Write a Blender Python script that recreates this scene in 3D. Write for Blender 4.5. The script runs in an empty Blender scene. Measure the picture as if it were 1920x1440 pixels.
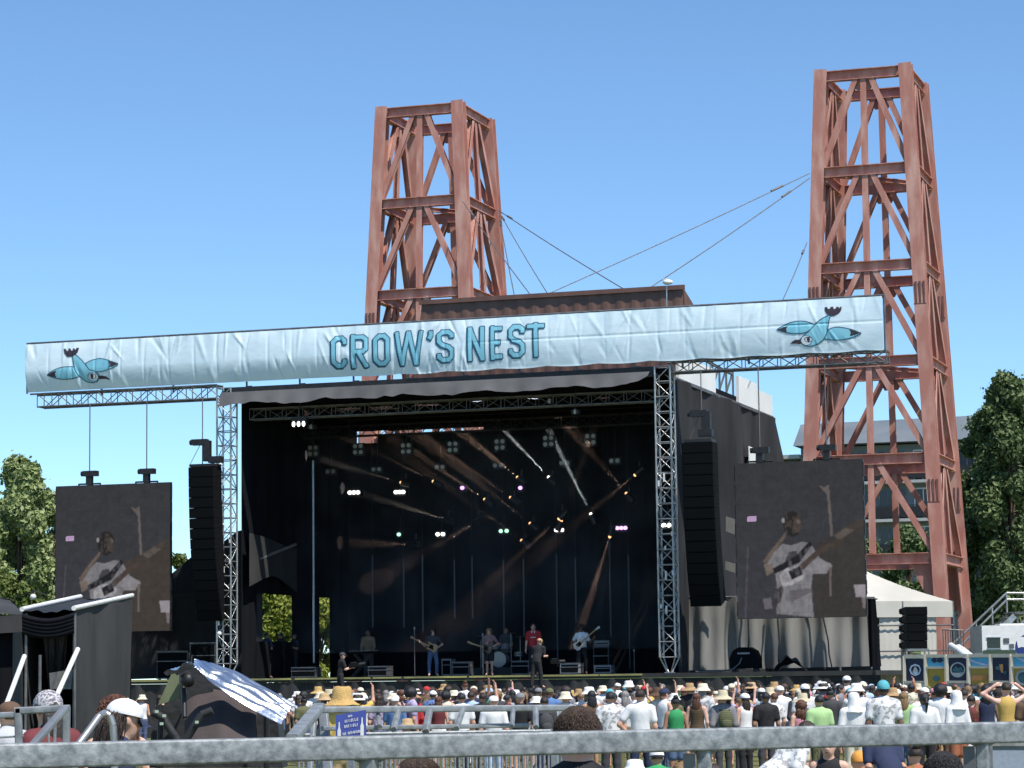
import bpy, bmesh, math, random
import numpy as np
from math import sin, cos, pi, radians, atan, atan2, hypot, sqrt
from mathutils import Vector, Matrix, Euler

SC = bpy.context.scene
COL = SC.collection
R = random.Random(7)
NR = np.random.RandomState(11)

# ------------------------------------------------------------------ camera
FPX, HC, PITCH, ROLL = 5000.0, 2.0, atan(554 / 5000.0), -0.0124
cam = bpy.data.cameras.new('camera')
cam.sensor_width = 36.0
cam.lens = 36.0 * FPX / 1920.0
cam.clip_start, cam.clip_end = 0.5, 3000.0
camo = bpy.data.objects.new('camera', cam)
COL.objects.link(camo)
CM = Euler((pi / 2 + PITCH, 0, 0)).to_matrix() @ Euler((0, 0, ROLL)).to_matrix()
camo.matrix_world = Matrix.Translation((0, 0, HC)) @ CM.to_4x4()
SC.camera = camo

# ------------------------------------------------------------------ light
SUN_EL, SUN_DIR = radians(58), Vector((0.64, -0.768, 0))
sdir = Vector((SUN_DIR.x * cos(SUN_EL), SUN_DIR.y * cos(SUN_EL), sin(SUN_EL))).normalized()
sun = bpy.data.lights.new('sun', 'SUN')
sun.energy, sun.angle, sun.color = 4.3, radians(0.5), (1.0, 0.95, 0.87)
suno = bpy.data.objects.new('sun', sun)
COL.objects.link(suno)
suno.rotation_euler = sdir.to_track_quat('Z', 'Y').to_euler()
suno.location = (30, -30, 60)
world = bpy.data.worlds.new('World')
SC.world = world
world.use_nodes = True
wn = world.node_tree.nodes
bg = wn['Background']
sky = wn.new('ShaderNodeTexSky')
sky.sky_type = 'NISHITA'
sky.sun_disc = False
sky.sun_elevation = SUN_EL
sky.sun_rotation = atan2(SUN_DIR.x, SUN_DIR.y)
sky.air_density, sky.dust_density, sky.ozone_density = 0.75, 0.0, 2.6
sky.altitude = 1200
tint = wn.new('ShaderNodeMix')   # white balance of the sky
tint.data_type, tint.blend_type = 'RGBA', 'MULTIPLY'
tint.inputs[0].default_value = 1
tint.inputs[7].default_value = (.80, .955, 1, 1)
world.node_tree.links.new(sky.outputs[0], tint.inputs[6])
world.node_tree.links.new(tint.outputs[2], bg.inputs[0])
bg.inputs[1].default_value = 0.138
SC.view_settings.view_transform = 'Standard'
SC.view_settings.look = 'None'
SC.view_settings.exposure = 0.45
SC.view_settings.gamma = 1.0
SC.cycles.max_bounces = 6
SC.cycles.diffuse_bounces = 3
SC.cycles.glossy_bounces = 3
SC.cycles.transparent_max_bounces = 8
SC.cycles.volume_bounces = 0

# ------------------------------------------------------------------ frames
def ray(x, y):
    return CM @ Vector(((x - 960) / FPX, -(y - 720) / FPX, -1.0))
def at(x, y, Y):
    d = ray(x, y)
    return Vector((0, 0, HC)) + d * (Y / d.y)
TH = radians(18.1728)
O3 = Vector((-18.558, 101.489, 0))
U, V, Z = Vector((cos(TH), -sin(TH), 0)), Vector((sin(TH), cos(TH), 0)), Vector((0, 0, 1))
AX = (U, V, Z)
def S(u, v, z):
    return O3 + U * u + V * v + Z * z
def uz(x, y, v):
    d = ray(x, y)
    p0 = O3 + V * v
    c = Vector((0, 0, HC))
    p = c + d * ((p0 - c).dot(V) / d.dot(V))
    return (p - O3).dot(U), p.z
def us(x, y, v):
    u, z = uz(x, y, v)
    return S(u, v, z)

# ------------------------------------------------------------------ mesh builder
WL = {}
class MB:
    def __init__(s):
        s.v, s.f, s.m, s.sm = [], [], [], []
    def add(s, vs, fs, mi=0, smooth=False):
        o = len(s.v)
        s.v.extend([tuple(p) for p in vs])
        s.f.extend([tuple(i + o for i in f) for f in fs])
        s.m.extend([mi] * len(fs))
        s.sm.extend([smooth] * len(fs))
        return s
    def box(s, c, size, ax=None, mi=0):
        ax = ax or (Vector((1, 0, 0)), Vector((0, 1, 0)), Z)
        c = Vector(c)
        a, b, d = ax[0] * (size[0] / 2), ax[1] * (size[1] / 2), ax[2] * (size[2] / 2)
        vs = [c - a - b - d, c + a - b - d, c + a + b - d, c - a + b - d, c - a - b + d, c + a - b + d, c + a + b + d, c - a + b + d]
        return s.add(vs, [(0, 3, 2, 1), (4, 5, 6, 7), (0, 1, 5, 4), (1, 2, 6, 5), (2, 3, 7, 6), (3, 0, 4, 7)], mi)
    def sbox(s, u0, u1, v0, v1, z0, z1, mi=0):
        return s.box(S((u0 + u1) / 2, (v0 + v1) / 2, (z0 + z1) / 2), (u1 - u0, v1 - v0, z1 - z0), AX, mi)
    def frame(s, a, b, up):
        d = (b - a).normalized()
        x = d.cross(up)
        if x.length < 1e-4:
            x = d.cross(Vector((0, 1, 0)))
        x.normalize()
        return x, x.cross(d).normalized(), d
    def beam(s, a, b, w, h, up=Z, mi=0):
        a, b = Vector(a), Vector(b)
        x, y, d = s.frame(a, b, up)
        return s.box((a + b) / 2, (w, h, (b - a).length), (x, y, d), mi)
    def prof(s, a, b, pts, up=Z, mi=0, cap=True, smooth=False):
        a, b = Vector(a), Vector(b)
        x, y, d = s.frame(a, b, up)
        n = len(pts)
        vs = [a + x * p[0] + y * p[1] for p in pts] + [b + x * p[0] + y * p[1] for p in pts]
        fs = [(i, (i + 1) % n, n + (i + 1) % n, n + i) for i in range(n)]
        s.add(vs, fs, mi, smooth)
        if cap:
            s.add(vs, [tuple(range(n - 1, -1, -1)), tuple(range(n, 2 * n))], mi)
        return s
    def ibeam(s, a, b, w, h, t=.03, up=Z, mi=0):
        W, H, k = w / 2, h / 2, t / 2
        return s.prof(a, b, [(-W, -H), (W, -H), (W, -H + t), (k, -H + t), (k, H - t), (W, H - t), (W, H), (-W, H), (-W, H - t), (-k, H - t), (-k, -H + t), (-W, -H + t)], up, mi)
    def rbox(s, a, b, w, h, r, up=Z, mi=0):
        pts = []
        for cx, cy, a0 in ((w / 2 - r, -h / 2 + r, -90), (w / 2 - r, h / 2 - r, 0), (-w / 2 + r, h / 2 - r, 90), (-w / 2 + r, -h / 2 + r, 180)):
            for k in range(4):
                t = radians(a0 + k * 30)
                pts.append((cx + r * cos(t), cy + r * sin(t)))
        return s.prof(a, b, pts, up, mi, True, True)
    def tube(s, a, b, r, n=8, r2=None, mi=0, cap=True, smooth=True):
        a, b = Vector(a), Vector(b)
        r2 = r if r2 is None else r2
        x, y, d = s.frame(a, b, Z)
        c = [(cos(2 * pi * i / n), sin(2 * pi * i / n)) for i in range(n)]
        vs = [a + (x * p + y * q) * r for p, q in c] + [b + (x * p + y * q) * r2 for p, q in c]
        s.add(vs, [(i, (i + 1) % n, n + (i + 1) % n, n + i) for i in range(n)], mi, smooth)
        if cap:
            s.add(vs, [tuple(range(n - 1, -1, -1)), tuple(range(n, 2 * n))], mi)
        return s
    def path(s, pts, r, n=8, mi=0):
        for p, q in zip(pts[:-1], pts[1:]):
            s.tube(p, q, r, n, mi=mi)
        return s
    def ball(s, c, r, nu=12, nv=8, mi=0, z0=-1.0):
        c = Vector(c)
        r = Vector(r) if hasattr(r, '__len__') else Vector((r, r, r))
        vs, fs = [], []
        t0 = math.asin(max(-1, z0))
        for j in range(nv + 1):
            t = t0 + (pi / 2 - t0) * j / nv
            for i in range(nu):
                p = 2 * pi * i / nu
                vs.append(c + Vector((r.x * cos(t) * cos(p), r.y * cos(t) * sin(p), r.z * sin(t))))
        for j in range(nv):
            for i in range(nu):
                fs.append((j * nu + i, j * nu + (i + 1) % nu, (j + 1) * nu + (i + 1) % nu, (j + 1) * nu + i))
        return s.add(vs, fs, mi, True)
    def prism(s, pts, d, mi=0):
        pts = [Vector(p) for p in pts]
        d = Vector(d)
        n = len(pts)
        vs = pts + [p + d for p in pts]
        return s.add(vs, [tuple(range(n)), tuple(range(2 * n - 1, n - 1, -1))] + [(i, n + i, n + (i + 1) % n, (i + 1) % n) for i in range(n)], mi)
    def sheet(s, fn, nu, nv, mi=0, smooth=True):
        vs = [fn(i / nu, j / nv) for j in range(nv + 1) for i in range(nu + 1)]
        w = nu + 1
        return s.add(vs, [(j * w + i, j * w + i + 1, (j + 1) * w + i + 1, (j + 1) * w + i) for j in range(nv) for i in range(nu)], mi, smooth)
    def build(s, name, mats, parent=None, label=None):
        off = WL.get(parent.name, Vector()) if parent else Vector()
        me = bpy.data.meshes.new(name)
        me.from_pydata([(p[0] - off.x, p[1] - off.y, p[2] - off.z) for p in s.v], [], s.f)
        for m in (mats if isinstance(mats, (list, tuple)) else [mats]):
            me.materials.append(m)
        me.polygons.foreach_set('material_index', s.m)
        me.polygons.foreach_set('use_smooth', s.sm)
        me.update()
        bm = bmesh.new()
        bm.from_mesh(me)
        bmesh.ops.recalc_face_normals(bm, faces=bm.faces)
        bm.to_mesh(me)
        bm.free()
        o = bpy.data.objects.new(name, me)
        COL.objects.link(o)
        if parent:
            o.parent = parent
            WL[o.name] = off
        if label:
            o['label'] = label
        return o

def tag(o, label=None, cat=None, group=None, kind=None):
    if label: o['label'] = label
    if cat: o['category'] = cat
    if group: o['group'] = group
    if kind: o['kind'] = kind
    return o
def thing(name, loc, label, cat, group=None):
    o = bpy.data.objects.new(name, None)
    COL.objects.link(o)
    o.empty_display_size = 0.2
    o.location = loc
    WL[o.name] = Vector(loc)
    return tag(o, label, cat, group)
def copy_tree(o, parent=None):
    c = o.copy()
    COL.objects.link(c)
    if parent: c.parent = parent
    for ch in list(o.children):
        copy_tree(ch, c)
    return c

# ------------------------------------------------------------------ materials
def mat(name, c1, c2=None, scale=4.0, rough=.6, metal=0.0, bump=0.0, bscale=None, stretch=(1, 1, 1), lo=.35, hi=.65, spec=None, objcol=False, emit=None, estr=0.0, detail=6.0, sheen=0.0, trans=0.0, alt=None):
    m = bpy.data.materials.new(name)
    m.use_nodes = True
    nt = m.node_tree
    n, l = nt.nodes, nt.links
    b = n['Principled BSDF']
    b.inputs['Roughness'].default_value = rough
    b.inputs['Metallic'].default_value = metal
    if spec is not None: b.inputs['Specular IOR Level'].default_value = spec
    if sheen: b.inputs['Sheen Weight'].default_value = sheen
    tc = n.new('ShaderNodeTexCoord')
    mp = n.new('ShaderNodeMapping')
    mp.inputs['Scale'].default_value = stretch
    l.new(tc.outputs['Object'], mp.inputs[0])
    nz = n.new('ShaderNodeTexNoise')
    nz.inputs['Scale'].default_value = scale
    nz.inputs['Detail'].default_value = detail
    l.new(mp.outputs[0], nz.inputs['Vector'])
    mr = n.new('ShaderNodeMapRange')
    mr.inputs[1].default_value, mr.inputs[2].default_value = lo, hi
    l.new(nz.outputs[0], mr.inputs[0])
    mx = n.new('ShaderNodeMix')
    mx.data_type = 'RGBA'
    l.new(mr.outputs[0], mx.inputs[0])
    c2 = c2 or tuple(x * .8 for x in c1)
    mx.inputs[6].default_value = (*c1, 1)
    mx.inputs[7].default_value = (*c2, 1)
    out = mx.outputs[2]
    if objcol:
        oi = n.new('ShaderNodeObjectInfo')
        mu = n.new('ShaderNodeMix')
        mu.data_type, mu.blend_type = 'RGBA', 'MULTIPLY'
        mu.inputs[0].default_value = 1
        l.new(oi.outputs['Color'], mu.inputs[6])
        l.new(out, mu.inputs[7])
        out = mu.outputs[2]
    l.new(out, b.inputs['Base Color'])
    if bump:
        nb = n.new('ShaderNodeTexNoise')
        nb.inputs['Scale'].default_value = bscale or scale * 3
        nb.inputs['Detail'].default_value = 5
        l.new(mp.outputs[0], nb.inputs['Vector'])
        bp = n.new('ShaderNodeBump')
        bp.inputs['Strength'].default_value = bump
        bp.inputs['Distance'].default_value = .05
        l.new(nb.outputs[0], bp.inputs['Height'])
        l.new(bp.outputs[0], b.inputs['Normal'])
    if emit:
        b.inputs['Emission Color'].default_value = (*emit, 1)
        b.inputs['Emission Strength'].default_value = estr
    return m

M = {}
M['steel'] = mat('red_oxide_steel', (.405, .17, .13), (.56, .33, .27), 2.2, .72, 0, .12, 14, (1, 1, .3), lo=.43, hi=.72, detail=10)
M['steel_dark'] = mat('red_oxide_steel_darker', (.27, .1, .07), (.36, .15, .11), 2.0, .7)  # darker copy of the tower steel, assigned to no part
M['plate'] = mat('bare_primer_plate', (.10, .045, .04), (.18, .08, .07), 3, .7)
M['brown_metal'] = mat('brown_corrugated_sheet', (.12, .058, .042), (.16, .085, .062), 1.2, .55)
M['alu'] = mat('aluminium_tube', (.5, .5, .49), (.34, .34, .34), 5, .42, .75, 0)
M['alu_dark'] = mat('weathered_aluminium', (.2, .2, .2), (.12, .12, .125), 4, .5, .6)
M['galv'] = mat('galvanised_steel', (.14, .155, .165), (.33, .35, .36), 30, .55, .2, .1, 60, lo=.32, hi=.68, detail=8)
M['galv2'] = mat('galvanised_rail', (.19, .205, .215), (.30, .32, .33), 14, .5, .3, .08, 50, lo=.35, hi=.65)
M['banner'] = mat('printed_banner_cloth', (.62, .77, .86), (.70, .83, .90), .9, .55, 0, .25, 2.2, (1, 1, 1.6))
M['print_blue'] = mat('banner_blue_ink', (.20, .53, .68), (.26, .60, .73), 1.2, .55)
M['print_navy'] = mat('banner_navy_ink', (.015, .075, .14), (.02, .10, .17), 1.5, .55)
M['print_black'] = mat('banner_dark_plum_ink', (.03, .022, .035), (.045, .03, .045), 2, .55)
M['print_white'] = mat('banner_white_ink', (.7, .74, .78), (.76, .8, .84), 2, .55)
M['black_cloth'] = mat('black_stage_drape', (.0065, .0075, .010), (.010, .011, .014), 1.5, .95, 0, .15, 3, (3, 3, .4), spec=.1)
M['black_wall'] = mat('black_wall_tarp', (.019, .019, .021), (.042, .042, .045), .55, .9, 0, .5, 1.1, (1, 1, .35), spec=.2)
M['grey_cloth'] = mat('charcoal_grey_cloth', (.062, .062, .065), (.09, .09, .093), .8, .8, 0, .3, 2)
M['drape_grey'] = mat('heavy_grey_drape', (.17, .168, .16), (.25, .245, .23), .7, .9, 0, .3, 2.5, (2, 2, .4))
M['white_sheet'] = mat('white_vinyl_sheet', (.78, .78, .76), (.7, .7, .69), .6, .5)
M['tent_white'] = mat('cream_marquee_vinyl', (.44, .42, .37), (.52, .50, .45), .5, .55, 0, .15, 1.2)
M['speaker'] = mat('black_speaker_paint', (.005, .0055, .007), (.008, .009, .010), 8, .8, 0, .1, 40, spec=.08)
M['grille'] = mat('black_speaker_grille', (.004, .005, .006), (.008, .009, .010), 60, .9, 0, spec=.05)
M['black_metal'] = mat('black_steel', (.015, .015, .017), (.028, .028, .03), 6, .5, .3)
M['deck'] = mat('black_stage_ply', (.02, .02, .02), (.035, .034, .033), 2, .75)
M['edge'] = mat('stage_edge_tape', (.42, .38, .12), (.2, .2, .09), 1.2, .6)
M['tarp'] = mat('black_plastic_tarp', (.010, .0105, .012), (.022, .0225, .025), 1.4, .65, 0, .5, 2.4)
M['tarp2'] = mat('faded_black_canvas', (.020, .020, .021), (.042, .041, .041), 1.0, .85, 0, .5, 2, (1, 1, .4))
M['white_paint'] = mat('white_painted_metal', (.74, .74, .72), (.66, .66, .65), 4, .45)
M['chrome_pole'] = mat('pale_metal_pole', (.42, .45, .5), (.34, .36, .4), 5, .4, .5)
M['cable'] = mat('steel_cable', (.13, .125, .13), (.18, .17, .165), 20, .6, .4)
M['skin'] = mat('skin', (1, 1, 1), (.88, .82, .8), 9, .55, 0, 0, None, objcol=True)
M['cloth'] = mat('clothing_fabric', (1, 1, 1), (.82, .82, .85), 5, .85, 0, .22, 11, (1, 1, .4), objcol=True)
M['hatcloth'] = mat('hat_fabric', (1, 1, 1), (.84, .84, .86), 7, .85, 0, .2, 14, objcol=True)
M['hair'] = mat('hair', (1, 1, 1), (.55, .5, .5), 40, .5, 0, .35, 110, (1, 1, .2), objcol=True)
def pattern_cloth(m):
    nt = m.node_tree; n, l = nt.nodes, nt.links
    b = n['Principled BSDF']; src = b.inputs['Base Color'].links[0].from_socket
    oi = n.new('ShaderNodeObjectInfo'); tc = n.new('ShaderNodeTexCoord')
    def mth(op, a, c):
        k = n.new('ShaderNodeMath'); k.operation = op
        for i, x in enumerate((a, c)):
            if isinstance(x, float): k.inputs[i].default_value = x
            else: l.new(x, k.inputs[i])
        return k.outputs[0]
    wv = n.new('ShaderNodeTexWave'); wv.bands_direction = 'Z'; wv.inputs['Scale'].default_value = 9; l.new(tc.outputs['Object'], wv.inputs[0])
    nz = n.new('ShaderNodeTexNoise'); nz.inputs['Scale'].default_value = 16; nz.inputs['Detail'].default_value = 2; l.new(tc.outputs['Object'], nz.inputs['Vector'])
    s1 = mth('MULTIPLY', mth('GREATER_THAN', wv.outputs['Fac'], .55), mth('GREATER_THAN', oi.outputs['Random'], .9))
    s2 = mth('MULTIPLY', mth('GREATER_THAN', nz.outputs[0], .54), mth('LESS_THAN', oi.outputs['Random'], .13))
    f = mth('MULTIPLY', mth('ADD', s1, s2), .75)
    mx = n.new('ShaderNodeMix'); mx.data_type = 'RGBA'; l.new(f, mx.inputs[0]); l.new(src, mx.inputs[6])
    hs = n.new('ShaderNodeHueSaturation'); hs.inputs['Hue'].default_value = .62; hs.inputs['Value'].default_value = .35; l.new(src, hs.inputs['Color'])
    l.new(hs.outputs[0], mx.inputs[7]); l.new(mx.outputs[2], b.inputs['Base Color'])
pattern_cloth(M['cloth'])
M['eye'] = mat('eye_dark', (.02, .015, .012), (.03, .02, .02), 5, .3)
M['straw'] = mat('woven_straw', (1, 1, 1), (.75, .68, .55), 60, .8, 0, .6, 90, objcol=True)
def emat(name, c, s):
    return mat(name, (.05, .05, .05), None, 5, .4, emit=c, estr=s)
M['lamp_white'] = emat('lit_lamp_white', (1, .97, .92), 3.0)
M['lamp_warm'] = emat('lit_lamp_amber', (1, .5, .22), 1.6)
M['lamp_dim'] = mat('unlit_lamp_lens', (.4, .37, .33), (.3, .28, .25), 20, .2)
M['lamp_green'] = emat('lit_lamp_green', (.5, 1, .7), 1.2)
M['lamp_pink'] = emat('lit_lamp_magenta', (.75, .35, 1), 2.0)
# ================================================================== SETTING
mg = mat('trodden_grass', (.085, .10, .025), (.16, .145, .05), .7, .95, 0, .6, 9, lo=.3, hi=.7, detail=9)
b = MB()
b.sheet(lambda a, c: Vector((-1500 + 3000 * a, -60 + 2600 * c, 0)), 30, 30)
tag(b.build('ground', mg), kind='structure')
def bank(a, c):
    x = -140 + 330 * a
    y = 128 + 60 * c
    h = 3.4 * min(1, c * 2.2) ** 1.2 * (1 if x > 10 else max(0, 1 - (10 - x) / 30)) + .25 * sin(x * .3 + c * 5)
    return Vector((x, y, max(-.2, h) + (0.02 if c else -.3)))
b = MB()
b.sheet(bank, 60, 12)
tag(b.build('grass_bank', mat('mown_grass', (.10, .17, .03), (.07, .12, .025), .8, .95, 0, .5, 8)), kind='structure')

# ================================================================== STEEL TOWERS
LV = [28.0, 23.72, 19.48, 15.32, 11.12, 6.87]
def tower(uc, vc, label):
    t = thing('steel_tower', S(uc, vc, 0), label, 'tower', 'twin red steel towers behind the stage')
    hw = lambda z: 1.86 + .044 * (28 - z)
    hd = lambda z: 2.12 + .040 * (28 - z)
    C_ = lambda su, sv, z: S(uc + su * hw(z), vc + sv * hd(z), z)
    for su in (-1, 1):
        for sv in (-1, 1):
            b = MB()
            b.ibeam(C_(su, sv, -.1), C_(su, sv, 28.3), .56, .5, .045, up=V)
            leg = b.build('leg', M['steel'], t)
            for zz in (18.2, 9.7):
                b = MB()
                p = C_(su, sv, zz)
                for k in (-.17, 0, .17):
                    b.box(p - V * .262 + U * k, (.09, .02, .95), AX)
                b.box(p - V * .264 - Z * .5, (.54, .02, .06), AX)
                b.build('splice_plate', M['plate'], leg)
    faces = [((-1, -1), (1, -1), V), ((-1, 1), (1, 1), V), ((-1, -1), (-1, 1), U), ((1, -1), (1, 1), U)]
    for fa, fb, nrm in faces:
        for i, z in enumerate(LV):
            a, c = C_(*fa, z), C_(*fb, z)
            d = (c - a).normalized()
            b = MB()
            b.ibeam(a + d * .26, c - d * .26, .34, .46, .035, up=Z)
            b.build('crossbeam', M['steel'], t)
            if i < 5:
                zl = LV[i + 1]
                top = (a + c) / 2 - Z * .2
                la, lc = C_(*fa, zl) + Z * .25, C_(*fb, zl) + Z * .25
                for q, s in ((la, -1), (lc, 1)):
                    b = MB()
                    b.ibeam(q - d * (s * .2), top + d * (s * .34), .24, .26, .03, up=nrm)
                    b.build('diagonal', M['steel'], t)
                b = MB()
                b.ibeam((la + lc) / 2, top, .26, .22, .03, up=nrm)
                b.build('centre_post', M['steel'], t)
                b = MB()
                b.prism([top - d * .62 + Z * .05, top + d * .62 + Z * .05, top + d * .3 - Z * .5, top - d * .3 - Z * .5], nrm * .03)
                b.build('gusset', M['steel'], t)
        for s, f0 in ((1, fa), (-1, fb)):
            p = C_(*f0, LV[5]) - Z * .2
            a, c = C_(*fa, LV[5]), C_(*fb, LV[5])
            d = (c - a).normalized() * s
            b = MB()
            b.prism([p + d * .2, p + d * 1.25, p + d * 1.1 - Z * .25, p + d * .35 - Z * 1.9, p + d * .2 - Z * 1.9], nrm * .05)
            b.build('knee_bracket', M['steel'], t)
    for z in LV[1:5:2]:
        b = MB()
        b.ibeam(C_(-1, -1, z), C_(1, 1, z), .22, .2, .03)
        b.build('plan_brace', M['steel'], t)
    return t, C_
TR, CR = tower(28.45, 24.5, 'taller looking rusty red lattice tower rising beside the white marquee')
TL, CL_ = tower(7.92, 24.5, 'rusty red lattice tower rising behind the banner lettering and brown corrugated canopy')

# cables between the towers and the canopy
def cable(a, c, label, r=.022):
    b = MB()
    n = 14
    pts = []
    for i in range(n + 1):
        t = i / n
        pts.append(a.lerp(c, t) - Z * (.06 * sin(pi * t)))
    b.path(pts, r, 6)
    o = b.build('steel_cable', M['cable'])
    tag(o, label, 'cable', 'steel cables of the towers')
    q = MB()
    d = (c - a).normalized()
    q.tube(a + d * 1.6, a + d * 2.3, .05, 8)
    q.build('turnbuckle', M['cable'], o)
    return o
vL, vR, vc_ = 21.6, 21.7, 11.2
pl = us(934, 394, 26.0)
cable(pl, us(1178, 547, vc_), 'steel cable from the tower behind the lettering, crossing the sky to the canopy end')
cable(pl, us(1030, 556, vc_), 'steel cable from the tower behind the lettering, steep middle one of three')
cable(us(936, 404, 26.0), us(966, 562, vc_), 'steel cable hanging almost straight down along the tower behind the lettering')
cable(us(868, 378, 21.5), us(1000, 560, vc_), 'steel cable from the front leg of the tower behind the lettering')
pr_ = us(1518, 325, 21.7)
cable(pr_, us(1012, 558, vc_), 'long shallow steel cable from the tower by the marquee to the canopy middle')
cable(us(1518, 334, 21.7), us(1204, 549, vc_), 'steel cable from the tower by the marquee to the canopy end')
cable(us(1513, 455, 21.7), us(1466, 566, vc_), 'short steel cable dropping from the tower leg behind the banner bird')

# brown corrugated canopy between the towers
t = thing('corrugated_canopy', S(18, 11, 13.05), 'brown corrugated metal canopy standing on the stage roof behind the banner', 'canopy')
b = MB()
u0, u1, zt, zb = 12.3, 23.25, 17.22, 14.0
n = 74
prof = []
for i in range(n + 1):
    k = i % 4
    prof.append((u0 + (u1 - u0) * i / n, 10.4 + (0 if k in (0, 1) else .035)))
top = [S(u, v, zt) for u, v in prof]
bot = [S(u - (0 if u > 14 else (14 - u) * .25), v, zb) for u, v in prof]
b.add(top + bot, [(i, i + 1, n + 2 + i, n + 1 + i) for i in range(n)])
b.build('front_sheet', M['brown_metal'], t)
b = MB()
b.sbox(u0 - .1, u1 + .1, 10.3, 10.39, zt - .02, zt + .16)
b.build('top_flashing', M['brown_metal'], t)
b = MB()
b.prism([S(u1, 10.48, zt), S(u1, 12.3, zt - .55), S(u1, 12.3, zb), S(u1, 10.48, zb)], U * .05)
b.prism([S(u0, 10.48, zt - .02), S(u1, 10.48, zt - .02), S(u1, 12.3, zt - .57), S(u0, 12.3, zt - .57)], -Z * .05)
b.build('roof_sheet', M['brown_metal'], t)
b = MB()
for u in (13, 15.5, 18, 20.5, 22.8):
    b.sbox(u - .12, u + .12, 10.6, 10.84, 13.06, zt - .4)
    b.sbox(u - .12, u + .12, 11.9, 12.14, 13.06, zt - .7)
b.build('canopy_post', M['black_metal'], t)

# ================================================================== STAGE
FZ = 2.16
t = thing('stage_platform', S(17, 5, 0), 'long black stage platform with skirted front and worn yellow edge line', 'stage')
b = MB(); b.sbox(3.2, 32.4, 0.0, 16.5, FZ - .16, FZ)
b.build('deck', M['deck'], t)
b = MB()
def sk(a, c):
    u = 3.2 + 29.2 * a
    return S(u, .06 + .05 * sin(u * 5.1) + .03 * sin(u * 13 + c), (FZ - .17) * (1 - c))
b.sheet(sk, 260, 4)
b.build('skirt', M['tarp2'], t)
b = MB()
for a, c in ((4.3, 6.2), (9.0, 10.9), (11.05, 14.0), (14.1, 15.2), (15.3, 17.7), (17.8, 20.3), (20.45, 22.6), (22.65, 24.2)):
    b = MB(); b.sbox(a, c, -.035, -.005, FZ - .075, FZ - .012)
    b.build('edge_strip', M['edge'], t)

t = thing('stage_roof', S(17, 8, 12.8), 'black stage roof with white sheets along its side and a grey front valance', 'stage roof')
b = MB(); b.sbox(8.5, 25.2, .35, 16.6, 12.72, 12.92)
b.build('roof_deck', M['black_cloth'], t)
b = MB(); b.sbox(8.2, 24.8, .05, .3, 12.6, 12.96)
b.build('front_beam', M['black_metal'], t)
b = MB()
wob = [R.uniform(-.05, .05) for _ in range(60)]
def val(a, c):
    u = 8.25 + 16.5 * a
    i = a * 50
    w = wob[int(i)] * (1 - i % 1) + wob[int(i) + 1] * (i % 1)
    e = 1 if u > 9 else .7
    zb_ = 12.27 + w + .05 * sin(u * 2.1)
    if u > 24.0: zb_ += (u - 24.0) * .25
    return S(u, -.32 - .28 * c + .03 * sin(u * 7) * c, 12.74 + (zb_ - 12.74) * c)
b.sheet(val, 220, 5)
b.build('valance', M['grey_cloth'], t)
for (va, vb, za, zb2) in ((1.5, 7.0, 12.66, 13.55), (10.8, 13.9, 12.66, 13.72), (13.95, 16.7, 12.66, 13.5)):
    b = MB(); b.sbox(25.22, 25.34, va, vb, za, zb2)
    b.build('side_sheet', M['white_sheet'], t)
b = MB()
for v in (1.2, 7.3, 8.4, 9.5, 10.6):
    b.beam(S(25.15, v, 12.9), S(25.15, v, 13.9), .08, .08)
for v in (7.3, 8.4, 9.5):
    b.beam(S(25.15, v, 12.95), S(25.15, v + 1.1, 13.85), .06, .06)
b.beam(S(25.15, 1.2, 13.9), S(25.15, 10.6, 13.75), .08, .08)
b.beam(S(25.3, .4, 12.6), S(25.3, 16.8, 12.6), .12, .12)
b.build('roof_frame', M['alu_dark'], t)

# backdrop with the slit through which the sunlit tower shows
VB = 11.4
t = thing('stage_backdrop', S(17, VB, FZ), 'black cloth backdrop hanging across the rear of the stage', 'backdrop')
ua, zs0 = uz(668, 832, VB); uc2, zs1 = uz(706, 808, VB); ud, _ = uz(906, 812, VB); _, zs2 = uz(706, 813, VB)
def drape(b, u0, u1, v, z0, z1, amp=.06, fr=6.0, axis='u'):
    n = max(6, int(abs(u1 - u0) * 8))
    b.sheet(lambda a, c: (S(u0 + (u1 - u0) * a, v + amp * sin((u0 + (u1 - u0) * a) * fr) * (.4 + .6 * c), z1 + (z0 - z1) * c) if axis == 'u' else
                          S(v + amp * sin((u0 + (u1 - u0) * a) * fr) * (.4 + .6 * c), u0 + (u1 - u0) * a, z1 + (z0 - z1) * c)), n, 3)
b = MB()
drape(b, 8.5, 25.1, VB, FZ, zs0)
drape(b, 8.5, ua, VB + .12, zs0 - .1, 12.7)
drape(b, uc2, 25.1, VB + .12, zs0 - .1, zs2 - .05)
drape(b, ua - .1, 25.1, VB, zs1, 12.7)
drape(b, ud, 25.1, VB + .05, zs2 - .1, zs1 + .1)
b.build('backdrop_cloth', M['black_cloth'], t)

# inner wing wall at the far side, with its openings to the trees
t = thing('wing_drape', S(8.6, 5, FZ), 'black wing drape beside the lattice column, cut open towards the trees', 'drape')
b = MB()
W_ = 8.62
drape(b, .7, VB, W_, 5.35, 12.7, .05, 5, 'v')
drape(b, .7, 2.1, W_, FZ, 5.4, .04, 5, 'v')
drape(b, 5.4, 8.3, W_, FZ, 5.4, .04, 5, 'v')
drape(b, 9.3, VB, W_, FZ, 5.4, .04, 5, 'v')
drape(b, 2.0, 5.5, W_ + .02, FZ, 3.55, .04, 5, 'v')
b.build('drape_cloth', M['black_cloth'], t)
b = MB()
b.sheet(lambda a, c: S(W_ + .35 + .1 * sin(a * 6), .6 + 4.6 * a, 7.55 - .4 * a + (5.55 - 7.55 + .3 * a + .5 * sin(pi * a)) * c), 12, 6)
b.build('wing_flap', M['tarp2'], t)
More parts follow.
